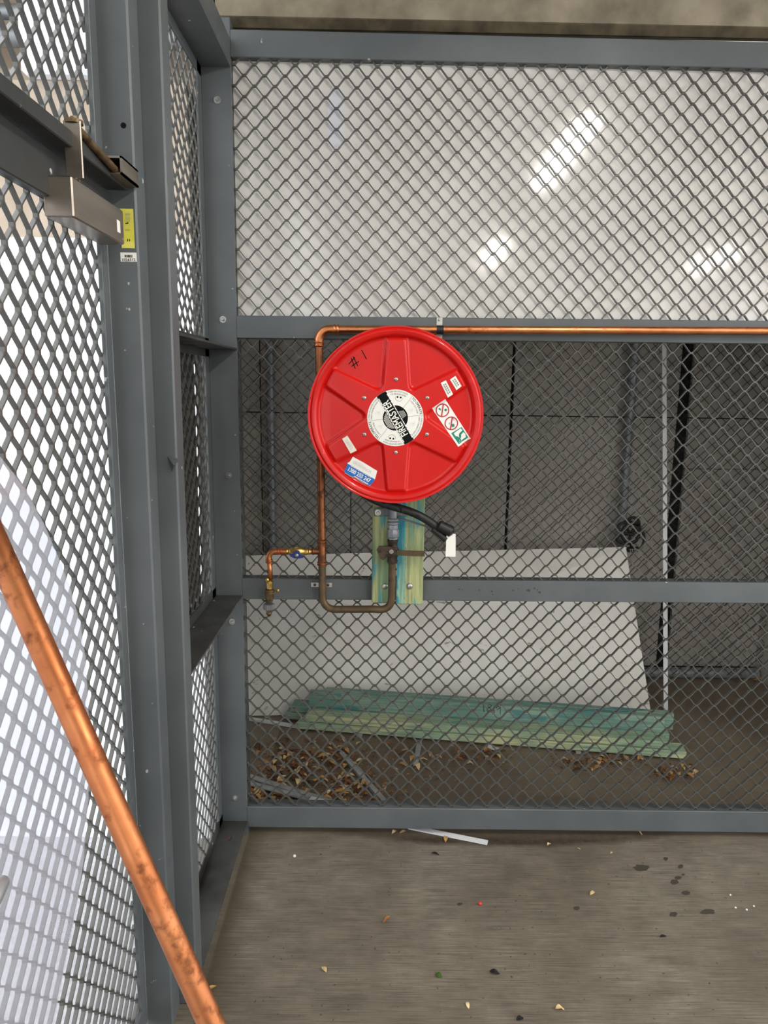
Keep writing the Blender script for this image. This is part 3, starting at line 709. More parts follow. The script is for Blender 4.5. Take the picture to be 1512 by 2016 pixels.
# ================================================================ TIMBER MOUNT BOARDS
for (x0, x1, yt, ybm, lbl) in ((732.5, 769, 990, 1188, 'narrow treated pine board behind the stop valve, left of its pipe'), (781.5, 834, 970, 1190, 'wide green stained pine board behind the stop valve, right of its pipe')):
    a = P(x0, 1100, 1, -.036); b = P(x1, 1100, 1, -.036); zt_ = P(780, yt, 1, -.036).z; zb_ = P(780, ybm, 1, -.036).z
    if x0 < 740: xa, xb = a.x, b.x
    else: xa, xb = a.x, b.x
    bd = MB().bbox(xa, xb, -.036, -.001, zb_, zt_+.35, .003)
    o = tag(bd.build('mount_board', 'pine_v'), lbl, 'board', 'pine mounting boards')
    cx = P(757.5 if x0 < 740 else 806.5, 1154, 1, -.036)
    mb = MB(); mb.lathe((cx.x, -.036, cx.z), (0,-1,0), [(0,.0105),(.003,.0105),(.0055,.006),(.006,.001)], 20); mb.build('coach_bolt', 'steel', o, True)
    if x0 > 740:
        MB().box(xa+.0002, P(797,1100,1,-.036).x, -.0364, -.034, zb_+.004, zt_).build_raw('blue_stained_edge', 'pine_blue', o)
        gx = P(798, 1100, 1, -.036).x; MB().box(gx-.0012, gx+.0012, -.0365, -.0355, zb_+.002, zt_).build_raw('groove', 'pine_a', o)

# ================================================================ COPPER PIPEWORK
YP = -.03; rp_ = .0127
pipe = thing('copper_water_pipe', (.4, YP, .88), 'copper water pipe with elbow, branch tap and valve feeding the reel', 'pipe')
el = P(627, 648, 1, YP); zc = P(700, 648.5, 1, YP).z; zc2 = P(1512, 651.5, 1, YP).z
xv = P(628, 690, 1, YP).x; xv2 = P(636, 1140, 1, YP).x
X1 = 2.6; zr = zc+(zc2-zc)*(X1-P(700,648,1,YP).x)/(P(1512,651,1,YP).x-P(700,648,1,YP).x)
zl = zc-(zc2-zc)*.08
MB().tube([(xv+.045, YP, zl), (X1, YP, zr)], rp_, 20).build('horizontal_tube', 'copper', pipe, True, auto=40)
mb = MB(); ep = [(xv, YP, zl-.052)]+arc90((xv, YP, zl), (0,0,1), (1,0,0), .038)+[(xv+.062, YP, zl)]
mb.tube(ep, rp_+.0018, 20)
for (h, d, base) in ((0, (0,0,1), (xv, YP, zl-.052)), (0, (1,0,0), (xv+.05, YP, zl))):
    for k in (0, .010): mb.lathe(Vector(base)+Vector(d)*k, d, [(-.004,rp_+.001),(-.001,rp_+.0042),(.002,rp_+.0042),(.005,rp_+.001)], 20)
mb.build('elbow', 'copper', pipe, True, auto=50)
ztee = P(634, 1086, 1, YP).z; xt = P(634, 1086, 1, YP).x
MB().tube([(xv, YP, zl-.04), (xt, YP, ztee+.03)], rp_, 20).build('vertical_tube', 'copper_dull', pipe, True, auto=40)
mb = MB().tube([(xt, YP, ztee-.044), (xt, YP, ztee+.042)], rp_+.0016, 20)
for k in (-.046, -.038, .030, .040): mb.lathe((xt, YP, ztee+k), (0,0,1), [(-.003,rp_),(-.001,rp_+.004),(.001,rp_+.004),(.003,rp_)], 20)
mb.tube([(xt, YP, ztee), (xt-.035, YP, ztee)], .0105, 16)
mb.lathe((xt-.030, YP, ztee), (-1,0,0), [(-.003,.0105),(-.001,.0128),(.001,.0128),(.003,.0105)], 16)
mb.build('tee', 'copper_dull', pipe, True, auto=50)
zbt = P(640, 1198, 1, YP).z; xd = P(772, 1130, 1, -.062).x; zbt2 = P(770, 1201, 1, -.062).z; YD = -.062
low = [(xt, YP, ztee-.035), (xt+.001, YP, zbt+.06)]+bez((xt+.001, YP, zbt+.045), (xt+.003, YP, zbt), (xt+.045, YP-.006, zbt-.001))+[(xd-.06, YD+.006, zbt2+.0005)]+bez((xd-.045, YD+.003, zbt2), (xd, YD, zbt2), (xd, YD, zbt2+.045))+[(xd, YD, P(772,1108,1,YD).z)]
MB().tube(low, rp_, 20).build('lower_tube', 'copper_old', pipe, True, auto=50)
# stop valve with flag handle and lever
vz = P(770, 1086, 1, YD).z; mb = MB()
mb.lathe((xd, YD, vz-.040), (0,0,1), [(0,.016),(.010,.0185),(.012,.0165),(.022,.0165),(.03,.022),(.05,.022),(.058,.0165),(.072,.0165),(.074,.018),(.082,.018),(.083,.015)], 20)
mb.build('stop_valve', 'gunmetal', pipe, True, auto=40)
fl = [P(x, y, 1, -.088) for x, y in ((741.5,1083),(746,1075.5),(766,1076),(779,1079),(781,1092),(770,1096),(763,1096),(754,1103.5),(748,1099))]
vv = MB().prism(fl, (0,.008,0)).build('valve_flag', 'gunmetal', pipe)
mb = MB(); p = P(770.5, 1086, 1, -.088); hexbolt(mb, (p.x, -.088, p.z), (0,-1,0), .0042); mb.build('valve_nut', 'steel', vv)
lvp = [P(x, y, 1, -.084) for x, y in ((781,1083.5),(836,1085.5),(836,1096),(781,1093.5))]
MB().prism(lvp, (0,.005,0)).build('valve_lever', 'copper_old', pipe)
# union above the valve
uz = P(772, 1064, 1, YD).z; mb = MB()
mb.lathe((xd, YD, uz-.004), (0,0,1), [(0,.016),(.014,.016)], 6); mb.lathe((xd, YD, uz+.012), (0,0,1), [(0,.019),(.004,.0215),(.024,.0215),(.028,.019)], 8)
mb.lathe((xd, YD, uz+.038), (0,0,1), [(0,.0165),(.016,.0165)], 6)
mb.lathe((xd, YD, uz+.054), (0,0,1), [(0,.014),(.004,.020),(.008,.020),(.011,.014),(.016,.020),(.02,.020),(.024,.013),(.12,.013)], 18)
mb.build('union', 'galv', pipe, True, auto=35)
# branch: ball valve with blue butterfly handle, elbow, drop, tap
zb_ = ztee-.001; xe = P(529, 1086, 1, YP).x
mb = MB().tube([(xt-.028, YP, zb_), (xt-.05, YP, zb_)], .0085, 14); mb.build('branch_tube', 'copper', pipe, True)
xb = P(586, 1086, 1, YP).x; mb = MB()
mb.lathe((xb-.040, YP, zb_), (1,0,0), [(0,.009),(.004,.011),(.008,.009),(.012,.0115),(.020,.0115),(.024,.013),(.032,.017),(.05,.017),(.058,.013),(.062,.0115),(.072,.0115),(.076,.009),(.080,.011),(.084,.009)], 20)
bv = mb.build('ball_valve', 'brass', pipe, True, auto=30)
mb = MB(); hz = zb_-.006
pts = [(-.026,.004),(-.012,.003),(-.008,.0125),(0,.0155),(.008,.0125),(.012,.002),(.026,-.001),(.022,-.009),(.008,-.0115),(-.008,-.0115),(-.022,-.005)]
mb.prism([(xb+a_, YP-.020, hz+b_) for a_, b_ in pts], (0,-.007,0)); hd = mb.build('blue_handle', 'blueplastic', bv)
mb = MB(); mb.lathe((xb, YP-.014, hz), (0,-1,0), [(0,.004),(.012,.004),(.0135,.0062),(.016,.0062),(.017,.003)], 14); mb.build('handle_screw', 'steel', bv, True)
xdn = P(533, 1150, 1, YP).x; ze = P(531, 1140, 1, YP).z
mb = MB().tube([(xb-.036, YP, zb_), (xe+.03, YP, zb_)]+arc90((xe, YP, zb_), (-1,0,0), (0,0,-1), .022)+[(xe+.001, YP, zb_-.035)], .0102, 16)
for b_, d in (((xe+.032, YP, zb_), (1,0,0)), ((xe+.042, YP, zb_), (1,0,0)), ((xe+.001, YP, zb_-.03), (0,0,-1)), ((xe+.001, YP, zb_-.038), (0,0,-1))):
    mb.lathe(b_, d, [(-.003,.0100),(-.001,.0126),(.001,.0126),(.003,.0100)], 16)
mb.build('branch_elbow', 'copper', pipe, True, auto=50)
MB().tube([(xe+.001, YP, zb_-.03), (xdn, YP, ze)], .0085, 14).build('drop_tube', 'copper', pipe, True)
ty = YP-.006; tz = lambda y: P(530, y, 1, ty).z; tx = lambda x: P(x, 1170, 1, ty).x
mb = MB(); mb.lathe((tx(531), ty, tz(1142)), (0,0,-1), [(0,.008),(.004,.0125),(.014,.0125),(.016,.011),(.03,.011)], 8); mb.lathe((tx(528), ty-.012, tz(1139)), (0,-1,0), [(0,.006),(.008,.006),(.010,.003)], 10)
mb.build('tap_inlet', 'brass', pipe, True, auto=35)
mb = MB(); mb.lathe((tx(530.5), ty, tz(1160)), (0,0,-1), [(0,.014),(.003,.017),(.007,.017),(.008,.015),(.010,.017),(.014,.017),(.016,.0155),(.03,.015),(.042,.011),(.046,.010)], 20)
mb.build('tap_body', 'bronze', pipe, True, auto=35)
mb = MB(); q = Vector((tx(540), ty, tz(1162))); mb.tube([q+Vector((-.012,0,-.02)), q+Vector((-.002,-.002,-.012)), q+Vector((.006,-.004,0)), q+Vector((.016,-.004,.001))], [.003,.003,.003,.0035], 8); mb.lathe(q+Vector((.013,-.003,.001)), (0,-1,0), [(0,.0055),(.004,.0055),(.005,.002)], 12)
mb.build('tap_latch', 'brass', pipe, True)
mb = MB(); n = 24; zk = tz(1189)
mb.rings([[(tx(529)+(r_+(.0012 if (k % 2) else -.0006))*math.cos(2*math.pi*k/48), ty+(r_+(.0012 if (k % 2) else -.0006))*math.sin(2*math.pi*k/48), z_) for k in range(48)] for z_, r_ in ((zk,.017),(zk-.002,.019),(zk-.017,.019),(zk-.019,.017))])
mb.build('knurled_nut', 'greyplastic', pipe)
mb = MB(); mb.lathe((tx(529), ty, zk-.018), (0,0,-1), [(0,.011),(.006,.010),(.012,.008),(.016,.010),(.020,.0085),(.024,.006),(.027,.003)], 14); mb.build('tap_spout', 'bronze', pipe, True, auto=40)
# clips
def clip(px_, py_, w_=.022):
    p = P(px_, py_, 1, 0); mb = MB().bbox(p.x-w_, p.x+w_, -.003, 0, p.z-.0085, p.z+.0085, .001)
    o = mb.build('pipe_clip', 'steel', pipe)
    for e in (-1, 1):
        s_ = MB(); s_.lathe((p.x+e*w_*.62, -.003, p.z), (0,-1,0), [(0,.005),(.0015,.005),(.003,.002)], 12); s_.build('screw', 'copper_old', o, True)
clip(633, 1151, .037)
p = P(865, 640, 1, 0); mb = MB().bbox(p.x-.0095, p.x+.0095, -.004, 0, P(865,676,1,0).z, P(865,625,1,0).z, .0008); hk = mb.build('hanger_clip', 'steel', pipe)
pz = P(866, 649.5, 1, YP).z; mb = MB(); mb.lathe((p.x-.011, YP, pz), (1,0,0), [(0,.0145),(.022,.0145)], 20); mb.build('clip_band', 'rubber', hk, True, auto=40)
for y in (630, 671):
    s_ = MB(); q = P(864, y, 1, 0); s_.lathe((q.x, -.004, q.z), (0,-1,0), [(0,.004),(.001,.004),(.0025,.002)], 12); s_.build('screw', 'steel', hk, True)

# ================================================================ LOOSE COPPER POLE
A_ = PD(-2, 1085, .745); B_ = PD(408, 1998, .765); d = (A_-B_)
top = A_+d*((-.097-A_.x)/d.x); bot = B_-d*((B_.z-.006)/d.z)
o = tag(MB().tube([bot, bot.lerp(top,.5), top], .0134, 28).build('copper_pole', 'copper_pole'), 'long loose copper tube leaning across the foreground against the gate', 'pipe')
o.data.polygons.foreach_set('use_smooth', [len(p.vertices) == 4 for p in o.data.polygons])
# clear plastic sheet in front of the gate
out = [P(x, y, 0, -.085) for x, y in ((0,900),(48,960),(85,1030),(113,1095),(138,1160),(158,1232),(168,1300),(172,1374),(176,1460),(174,1544),(170,1620),(162,1706),(146,1807),(121,1930),(105,2016))]
loop = [Vector((-.085, q.y, q.z)) for q in out]+[Vector((-.085,-1.40,.47)), Vector((-.085,-1.52,.3)), Vector((-.085,-1.70,.12)), Vector((-.085,-1.85,.0)), Vector((-.085,-2.2,.0)), Vector((-.085,-2.2,1.75)), Vector((-.085,-1.7,1.72)), Vector((-.085,-1.5,1.63))]
tag(MB().prism(loop, (.0012,0,0)).build('plastic_sheet', 'film'), 'clear plastic sheet with curved edge standing against the mesh gate', 'plastic sheet')

# ================================================================ INSIDE THE CAGE
# dark rear mesh
rm = expanded(-.55, 2.68, .04, 2.3, .0635, .061, .02, .05, .0026, .003, lambda u, v, n: (u, 1.45+n, v), .003)
rear = thing('rear_mesh_fence', (1.05, 1.45, 0), 'dark thin diamond mesh standing before the grey back wall of the cage', 'fence')
rm.build('mesh_panel', 'rear_mesh', rear)
# leaning white board
tl = P(480, 1094, 1, 1.40); tr_ = P(1232, 1077, 1, 1.40); bl = P(485, 1409, 2, 0.004); br = P(1281, 1400, 2, 0.004)
k_ = .13; tl = tl+(tl-tr_)*k_; bl = bl+(bl-br)*k_
nrm = (tr_-tl).cross(bl-tl).normalized(); nrm = nrm if nrm.y > 0 else -nrm
th_ = nrm*.028
tl.y = min(tl.y, 1.41)
mb = MB().hexa([bl, br, br+th_+Vector((0,0,-.0)), bl+th_, tl, tr_, tr_+th_, tl+th_])
mb.v = [Vector((v.x, v.y, max(v.z, .001))) for v in mb.v]
tag(mb.build('white_board', 'lean'), 'large scuffed white board leaning at the back of the cage', 'board')
# galvanised pipes
for x, y, lbl in ((531, 700, 'galvanised upright pipe at the left end of the cage'), (1249, 700, 'galvanised upright pipe with a black cable lock round it')):
    p = P(x, y, 1, 1.515)
    o = tag(MB().tube([(p.x,1.515,.02),(p.x,1.515,3.05)], .024, 20).build('upright_pipe', 'galv'), lbl, 'pipe', 'galvanised uprights in the cage')
    o.data.polygons.foreach_set('use_smooth', [True]*len(o.data.polygons)); o.data.set_sharp_from_angle(angle=.7)
    if x > 1000: PXR = p.x
# floor pipe
fp = P(1400, 1306, 1, 1.50)
o = tag(MB().tube([(1.9,1.505,.032),(2.69,1.505,.032)], .031, 20).build('floor_pipe', 'galv'), 'horizontal grey pipe lying along the foot of the back wall', 'pipe')
o.data.polygons.foreach_set('use_smooth', [True]*len(o.data.polygons)); o.data.set_sharp_from_angle(angle=.7)
# white strip leaning
b0_ = P(1311, 1398, 2, .002); t0_ = P(1300, 690, 1, 1.425); t0_ = t0_+(t0_-b0_)*.22
w_ = Vector((.011,0,0)); th_ = Vector((0,.008,0)); t0_.y = min(t0_.y, 1.435)
tag(MB().hexa([b0_-w_, b0_+w_, b0_+w_+th_, b0_-w_+th_, t0_-w_, t0_+w_, t0_+w_+th_, t0_-w_+th_]).build('white_strip', 'pvc'), 'thin white plastic strip standing upright near the cage back wall', 'strip')
# cable lock
lk = thing('cable_lock', (PXR, 1.40, .70), 'black coiled cable lock hung on the galvanised pipe', 'cable lock')
mb = MB()
for (cx, cy, r_, ry) in ((1239,1040,22,12),(1236,1062,20,10),(1243,1052,17,18),(1256,1062,14,22),(1248,1035,12,16)):
    c = P(cx, cy, 1, 1.41); s_ = .00273; n1 = 28
    pts = [(c.x+r_*s_*math.cos(2*math.pi*i/n1), 1.425+.006*math.sin(2*math.pi*i/n1+cx), c.z+ry*s_*math.sin(2*math.pi*i/n1)) for i in range(n1+1)]
    mb.tube(pts, .0078, 8)
mb.build('cable', 'rubber', lk, True)
c = P(1247, 1083, 1, 1.40); mb = MB(); mb.lathe((c.x-.03, 1.41, c.z), (1,0,.05), [(0,.010),(.006,.015),(.055,.015),(.06,.010)], 16); lb = mb.build('lock_body', 'rubber', lk, True, auto=40)
for i in range(4):
    for j in range(2): 
        s_ = MB(); s_.box(c.x-.02+i*.011, c.x-.016+i*.011, 1.3935, 1.3955, c.z-.006+j*.008, c.z-.003+j*.008); s_.build_raw('dial_mark', 'white_lbl', lb)
# treated pine stack
fl0 = P(575, 1440, 2, 0); fl1 = P(1340, 1500, 2, 0); dv = (fl1-fl0).normalized(); nv = Vector((-dv.y, dv.x, 0))
def along(x, y):
    """distance along the stack for a pixel, on its front vertical plane"""
    d_ = _F+_R*((x-756)/F_PX)+_U*((1008-y)/F_PX); t_ = (fl0-CAM).dot(nv)/d_.dot(nv); q_ = CAM+d_*t_; return (q_-fl0).dot(dv)
def plank(s0, s1, off, z0, wdt, tk, mat, lbl, skew=0.0):
    L = s1-s0; me = MB().bbox(0, L, 0, wdt, 0, tk, .002)
    o = me.build('pine_plank', mat, None, loc=(0,0,0))
    o.location = fl0+dv*s0+nv*off+Vector((0,0,z0)); o.rotation_euler = (0,0,math.atan2(dv.y, dv.x)+skew)
    return tag(o, lbl, 'plank', 'green treated pine planks')
# two steel bearers below
for s0, x in ((.33,0),(1.35,0)):
    o = MB().box(-.012, .012, .0, .16, 0, .012).build('steel_bearer', 'greytrim', None, loc=(0,0,0)); o.location = fl0+dv*s0+nv*.0; o.rotation_euler = (0,0,math.atan2(dv.y,dv.x))
    tag(o, 'short grey steel offcut under the %s end of the pine planks' % ('left' if s0 < 1 else 'right'), 'offcut', 'steel offcuts')
ZB = .013
plank(along(585,1430), along(1352,1490), .005, ZB, .082, .034, 'pine_b', 'lowest front pine plank of the stack')
plank(along(600,1420), along(1318,1470), .012, ZB+.0375, .080, .033, 'pine_b', 'pale pine plank lying on the lowest front plank')
plank(along(552,1420), along(1330,1480), .096, ZB, .066, .034, 'pine_a', 'low rear pine plank mostly hidden by the front planks')
pk2 = plank(along(562,1400), along(1330,1460), .098, ZB+.0375, .080, .033, 'pine_a', 'rear pine plank right under the upright numbered plank')
pk = plank(along(598,1380), along(1322,1430), .104, ZB+.0712, .034, .078, 'pine_a', 'pine plank on edge with a handwritten number on its face')
plank(along(628,1375), along(1345,1420), .139, ZB+.0712, .034, .080, 'pine_a', 'rearmost pine plank on edge against the white board')
# handwriting on the plank face: 1819
hw = [[(952,1388),(953,1402)], [(968,1390),(964,1386),(960,1390),(967,1396),(961,1401),(958,1397),(964,1392),(968,1390)], [(972,1390),(973,1404)], [(984,1394),(979,1398),(977,1393),(981,1390),(985,1393),(985,1406)]]
fp0 = fl0+nv*.1035
for st_ in hw:
    pts = []
    for x, y in st_:
        d_ = _F+_R*((x-756)/F_PX)+_U*((1008-y)/F_PX); t_ = (fp0-CAM).dot(nv)/d_.dot(nv); pts.append(CAM+d_*t_)
    mbx = MB(); mbx.tube(pts, .0013, 5)
    R_ = Matrix.Rotation(-math.atan2(dv.y, dv.x), 3, 'Z'); org = pk.location
    me = bpy.data.meshes.new('pen_stroke'); me.from_pydata([R_ @ (v-org) for v in mbx.v], [], mbx.f); me.materials.append(M['black_ink'])
    oo = bpy.data.objects.new('pen_stroke', me); COL.objects.link(oo); oo.parent = pk
# strips and trims on the cage floor
def strip(p0, p1, w_, h_, mat, name, lbl, cat='strip', grp=None, z=.0015):
    a = P(*p0, 2, z); b = P(*p1, 2, z); d_ = (b-a).normalized(); n_ = Vector((-d_.y, d_.x, 0))*w_/2; u_ = Vector((0,0,h_))
    return tag(MB().hexa([a-n_, b-n_, b+n_, a+n_, a-n_+u_, b-n_+u_, b+n_+u_, a+n_+u_]).build(name, mat), lbl, cat, grp)
strip((470,1523), (690,1592), .026, .006, 'greytrim', 'trim_offcut', 'long grey trim lying on leaves near the left corner of the cage', 'offcut', 'trims on the cage floor', .022)
strip((470,1537), (606,1573), .026, .005, 'greytrim', 'trim_offcut', 'short grey trim lying in front of the long one in the left corner', 'offcut', 'trims on the cage floor', .022)
strip((610,1573), (690,1593), .030, .004, 'pvc', 'plastic_strip', 'bright white plastic strip just behind the bottom rail', 'strip', 'white strips', .031)
strip((672,1486), (775,1602), .022, .014, 'greytrim', 'trim_offcut', 'grey angle trim lying aslant across the brown leaves', 'offcut', 'trims on the cage floor', .004)
strip((826,1462), (818,1508), .022, .012, 'greytrim', 'trim_offcut', 'stubby grey trim poking out from under the pine planks', 'offcut', 'trims on the cage floor', .003)
strip((470,1414), (590,1433), .018, .012, 'pvc', 'plastic_strip', 'thin pale strip on the floor at the left end of the planks', 'strip', 'white strips', .002)
strip((805,1629), (960,1660), .024, .004, 'pvc', 'plastic_strip', 'white plastic strip poking out under the fence onto the front floor', 'strip', 'white strips', .001)
strip((960,1470), (985,1476), .03, .004, 'pvc', 'paper_scrap', 'crumpled white scrap beside the pine planks', 'scrap')

# ================================================================ LEAVES AND LITTER
def leaf_mesh(name, L, W, curl, mat):
    vs_ = []; fs_ = []; n = 6
    for i in range(n+1):
        t_ = i/n; w_ = W*math.sin(math.pi*min(1,t_*1.0+.02))**.8*(1-.25*t_); z = curl*math.sin(math.pi*t_)*(.7)+curl*.3*math.sin(5*t_)
        x = L*(t_-.5); cz = curl*.45
        vs_ += [(x, -w_/2, z+cz*random.uniform(.3,1.1)), (x, 0, z), (x, w_/2, z+cz*random.uniform(.3,1.1))]
    for i in range(n):
        o = 3*i; fs_ += [(o,o+1,o+4,o+3), (o+1,o+2,o+5,o+4)]
    zmin = min(v[2] for v in vs_); vs_ = [(x, y, z-zmin) for x, y, z in vs_]
    me = bpy.data.meshes.new(name); me.from_pydata(vs_, [], fs_); me.materials.append(mat)
    me.polygons.foreach_set('use_smooth', [True]*len(me.polygons)); return me
random.seed(11)
protos = [[leaf_mesh('dry_leaf', random.uniform(.03,.055), random.uniform(.014,.026), random.uniform(.004,.012), m_) for _ in range(4)] for m_ in M['leafs']]
def put_leaf(p, kind, lbl, grp, s_=1.0, zup=0.0):
    o = bpy.data.objects.new('dry_leaf', random.choice(protos[kind])); COL.objects.link(o)
    o.location = (p.x, p.y, .0008+zup); o.rotation_euler = (random.uniform(-.1,.1), random.uniform(-.12,.12), random.uniform(0,6.28)); o.scale = (s_,)*3
    return tag(o, lbl, 'leaf', grp)
def gauss_pix(cx, cy, sx, sy, box):
    for _ in range(50):
        x, y = random.gauss(cx, sx), random.gauss(cy, sy)
        if box[0] < x < box[2] and box[1] < y < box[3]: return x, y
    return cx, cy
clusters = [((610,1500,60,28), (489,1455,770,1584), 105, 'brown dry leaf in the drift in the left part of the cage'),
            ((530,1560,40,18), (489,1520,640,1586), 55, 'brown dry leaf in the drift in the left part of the cage'),
            ((700,1570,50,18), (600,1530,790,1586), 36, 'brown dry leaf in the drift in the left part of the cage'),
            ((800,1500,50,30), (760,1460,900,1580), 16, 'brown dry leaf scattered on the dark soil mid cage'),
            ((945,1488,35,12), (890,1470,1010,1520), 20, 'dry leaf in the small heap before the middle of the planks'),
            ((1175,1502,55,8), (1080,1488,1265,1525), 28, 'dry leaf in the heap before the right half of the planks'),
            ((1325,1524,28,8), (1280,1508,1375,1545), 18, 'dry leaf in the heap past the right end of the planks'),
            ((1490,1333,25,5), (1440,1322,1512,1348), 14, 'dry leaf by the floor pipe in the far right corner')]
for (cx, cy, sx, sy), box, n_, lbl in clusters:
    for i in range(n_):
        x, y = gauss_pix(cx, cy, sx, sy, box); kind = random.choices((0,1,2,3), (4,4,3,2.2))[0]
        sc_ = random.uniform(.7,1.25); col_ = ('tan','brown','dark brown','straw yellow')[kind]
        where = lbl
        if 'drift' in lbl:
            where = 'in the drift, ' + ('by the corner post' if x < 540 and y > 1520 else 'at the left edge of the heap' if x < 560 else 'along the slanting grey trim' if abs((x-672)-(y-1486)*.888) < 34 else 'beside the white strip at the rail' if y > 1560 else 'just under the pine planks' if y < 1485 else 'in the middle of the heap')
        else: where = lbl[lbl.index('leaf')+5:]
        lb_ = '%s %s dry leaf %s' % ('large' if sc_ > 1.08 else 'small' if sc_ < .88 else 'mid-size', col_, where)
        put_leaf(P(x, y, 2, 0), kind, lb_, lb_, sc_, random.uniform(0,.006))
# crumbled litter nobody could count
mb = MB(); fl_ = []
for (cx, cy, sx, sy), box, n_, lbl in clusters:
    for i in range(n_*9):
        x, y = gauss_pix(cx, cy, sx*1.15, sy*1.1, (box[0]-4, box[1]-6, box[2]+10, box[3]+2)); c = P(x, y, 2, 0); a = random.uniform(0,6.28); L = random.uniform(.004,.016); w_ = L*random.uniform(.25,.5); z = random.uniform(.0006,.006)
        u_ = Vector((math.cos(a), math.sin(a), random.uniform(-.2,.3)))*L/2; v_ = Vector((-math.sin(a), math.cos(a), 0))*w_/2; c = Vector((c.x, c.y, z+abs(u_.z)))
        mb.add([c-u_-v_, c+u_-v_, c+u_+v_, c-u_+v_], [(0,1,2,3)])
o = mb.build('leaf_crumbs', M['leafs'][1], None, loc=(.4,.4,0)); o['kind'] = 'stuff'
o.data.materials.append(M['leafs'][2]); o.data.materials.append(M['leafs'][0])
o.data.polygons.foreach_set('material_index', [random.choice((0,0,1,1,2)) for _ in o.data.polygons])
tag(o, 'crumbled bits of dry leaf strewn on the cage floor', 'leaf litter')
# front floor: single leaves and bits
for x, y, k, s_, lbl in [(776,1641,3,.7,'small straw leaf under the bottom rail, left of its twin'),(793,1640,3,.75,'straw leaf under the bottom rail beside a smaller one'),(877,1654,0,.8,'tan leaf just below the white plastic strip'),(1255,1641,3,.9,'pale leaf tucked under the right part of the bottom rail'),
                         (1081,1664,3,.5,'tiny straw leaf on the floor right of the white strip'),(1140,1672,3,.35,'pale leaf crumb left of another on the right floor'),(1204,1681,3,.35,'pale square leaf crumb above the yellow leaf'),(1166,1760,3,.65,'yellow leaf lying alone on the right floor'),(1102,1989,3,.65,'yellow leaf scrap near the bottom edge of the floor'),
                         (638,1910,3,.7,'thin straw leaf low on the floor near the copper tube'),(761,1813,1,.75,'brown leaf stuck on the middle of the floor'),(921,1981,3,.55,'pale leaf curl below the green leaf'),(416,1948,0,.6,'tan leaf against the sill by the foot of the gate post'),(404,1650,2,.6,'dark leaf lying on the steel sill')]:
    put_leaf(P(x, y, 2, 0) if lbl.find('sill') < 0 else P(x if y > 1900 else 452, y, 2, .0585 if y < 1900 else 0), k, lbl, None, s_, .0585 if (y < 1900 and 'sill' in lbl) else 0)
def spot_leaf(x, y, L, W, mat, name, lbl):
    p = P(x, y, 2, 0); me = leaf_mesh(name, L, W, .004, M[mat]); o = bpy.data.objects.new(name, me); COL.objects.link(o); o.location = (p.x, p.y, .0005); o.rotation_euler = (0,0,random.uniform(-.6,.6)); return tag(o, lbl, 'leaf')
spot_leaf(864, 1922, .022, .020, 'green_leaf', 'green_leaf', 'small green leaf low on the concrete floor')
spot_leaf(974, 1916, .030, .020, 'dark_leaf', 'black_leaf', 'curled black leaf low on the floor right of the green leaf')
spot_leaf(1024, 2007, .022, .016, 'dark_leaf', 'black_leaf', 'black leaf at the bottom edge of the floor')
spot_leaf(857, 1682, .028, .014, 'dark_leaf', 'black_leaf', 'black leaf on the floor below the white plastic strip')
spot_leaf(1306, 1845, .022, .010, 'dark_leaf', 'black_leaf', 'small dark leaf on the right floor')
def pebble(x, y, r, mat, name, lbl, cat):
    p = P(x, y, 2, 0); mb = MB(); mb.lathe((p.x,p.y,0), (0,0,1), [(0,r*.5),(r*.35,r*.92),(r*.8,r),(r*1.3,r*.75),(r*1.6,r*.3)], 12); return tag(mb.build(name, mat, None, True), lbl, cat)
pebble(945, 1781, .006, 'berry', 'red_berry', 'bright red berry on the middle of the floor', 'berry')
pebble(580, 1687, .0055, 'bead', 'white_bead', 'white bead on the floor near the corner post', 'bead')
for x, y, lbl in [(1438,1763,'left of four white chips'),(1448,1788,'lowest left of four white chips'),(1470,1792,'lowest of four white chips'),(1484,1785,'right of four white chips')]:
    pebble(x, y, .0032, 'bead', 'white_chip', 'tiny white chip on the right floor, '+lbl, 'chip')
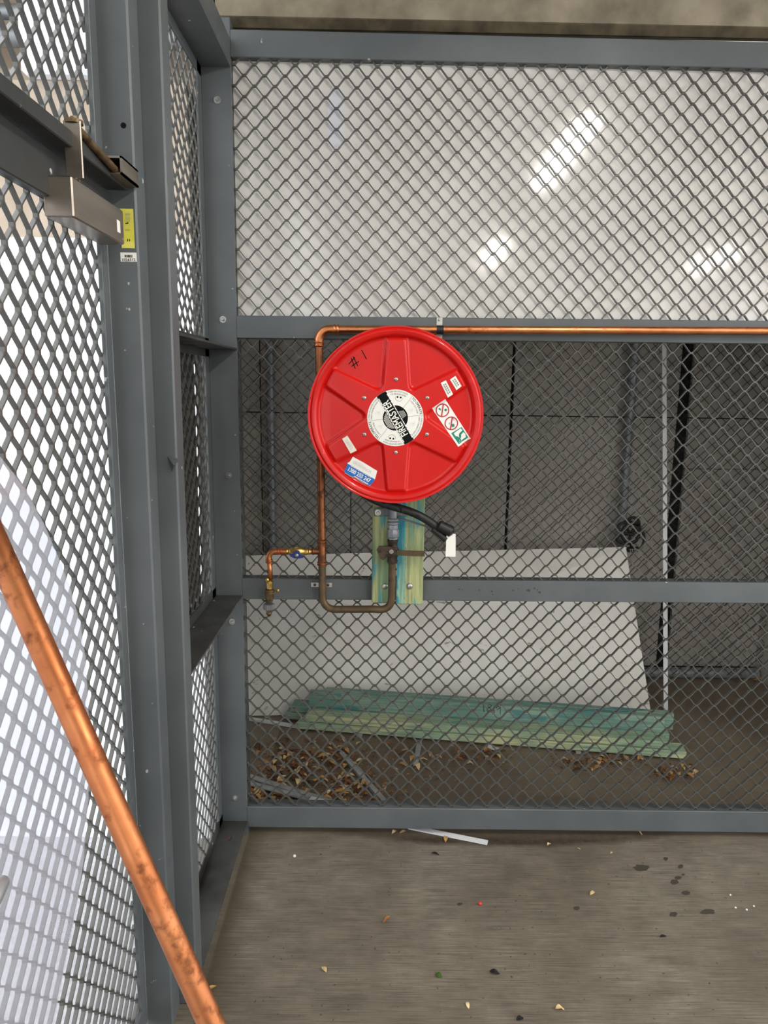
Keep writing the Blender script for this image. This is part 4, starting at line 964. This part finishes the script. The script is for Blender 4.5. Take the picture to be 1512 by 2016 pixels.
# flattened tar spots (flat marks, part of the floor surface)
fo = bpy.data.objects['floor']
for x, y, rx, ry in [(1262,1708,15,7),(1340,1706,6,4),(1335,1728,8,4),(1345,1722,4,2),(1328,1737,9,5),(1135,1788,7,4),(1350,1758,9,5),(1326,1800,8,5),(1393,1795,16,6),(905,1780,6,3),(1310,1691,5,4)]:
    p = P(x, y, 2, 0); n = 14; loop = []
    for k in range(n):
        a = 2*math.pi*k/n; j = random.uniform(.75,1.15); q = P(x+rx*math.cos(a)*j, y+ry*math.sin(a)*j, 2, 0); loop.append((q.x, q.y, .0004))
    mb = MB().add(loop, [tuple(range(n))]); mb.build_raw('floor_stain', 'stain', fo)

# ================================================================ OUTSIDE PIPES (upper left) AND CEILING LIGHTS
for z, y, lbl, r_ in ((2.80,.10,'upper grey conduit beyond the mesh over the gate',.022),(2.72,.08,'lower grey conduit beyond the mesh over the gate',.03)):
    o = tag(MB().tube([(-6,y,z),(-.14,y,z)], r_, 14).build('outdoor_conduit', 'galv'), lbl, 'pipe', 'conduits beyond the gate')
    o.data.polygons.foreach_set('use_smooth', [True]*len(o.data.polygons)); o.data.set_sharp_from_angle(angle=.7)
mb = MB().bbox(-.62, -.40, -.06, .04, 2.562, 2.84, .01); tag(mb.build('junction_box', 'outwall'), 'white junction box beyond the mesh over the gate', 'box')
for (x, y0, y1) in ((1.54,-2.62,-1.50),(1.63,-5.77,-4.70),(3.99,-5.9,-4.95),(3.99,-2.62,-1.50)):  # the last one is an unseen extra, added for overall light
    lt = thing('strip_light', (x, (y0+y1)/2, 3.0), 'white ceiling strip light, %s' % ('nearest to the fence' if (x, y0) == (1.54,-2.62) else 'second from the fence' if x < 2 else 'far right behind the camera' if y0 < -4 else 'unseen extra added for fill, right of the nearest one'), 'light', 'ceiling strip lights')
    MB().bbox(x-.055, x+.055, y0-.02, y1+.02, 3.03, 3.06, .004).build('housing', 'pvc', lt)
    mb = MB(); mb.rings([[(x-.045,y,3.03),(x-.043,y,3.005),(x-.028,y,2.99),(x+.028,y,2.99),(x+.043,y,3.005),(x+.045,y,3.03)] for y in (y0, y1)]); mb.build('diffuser', 'lamp', lt)
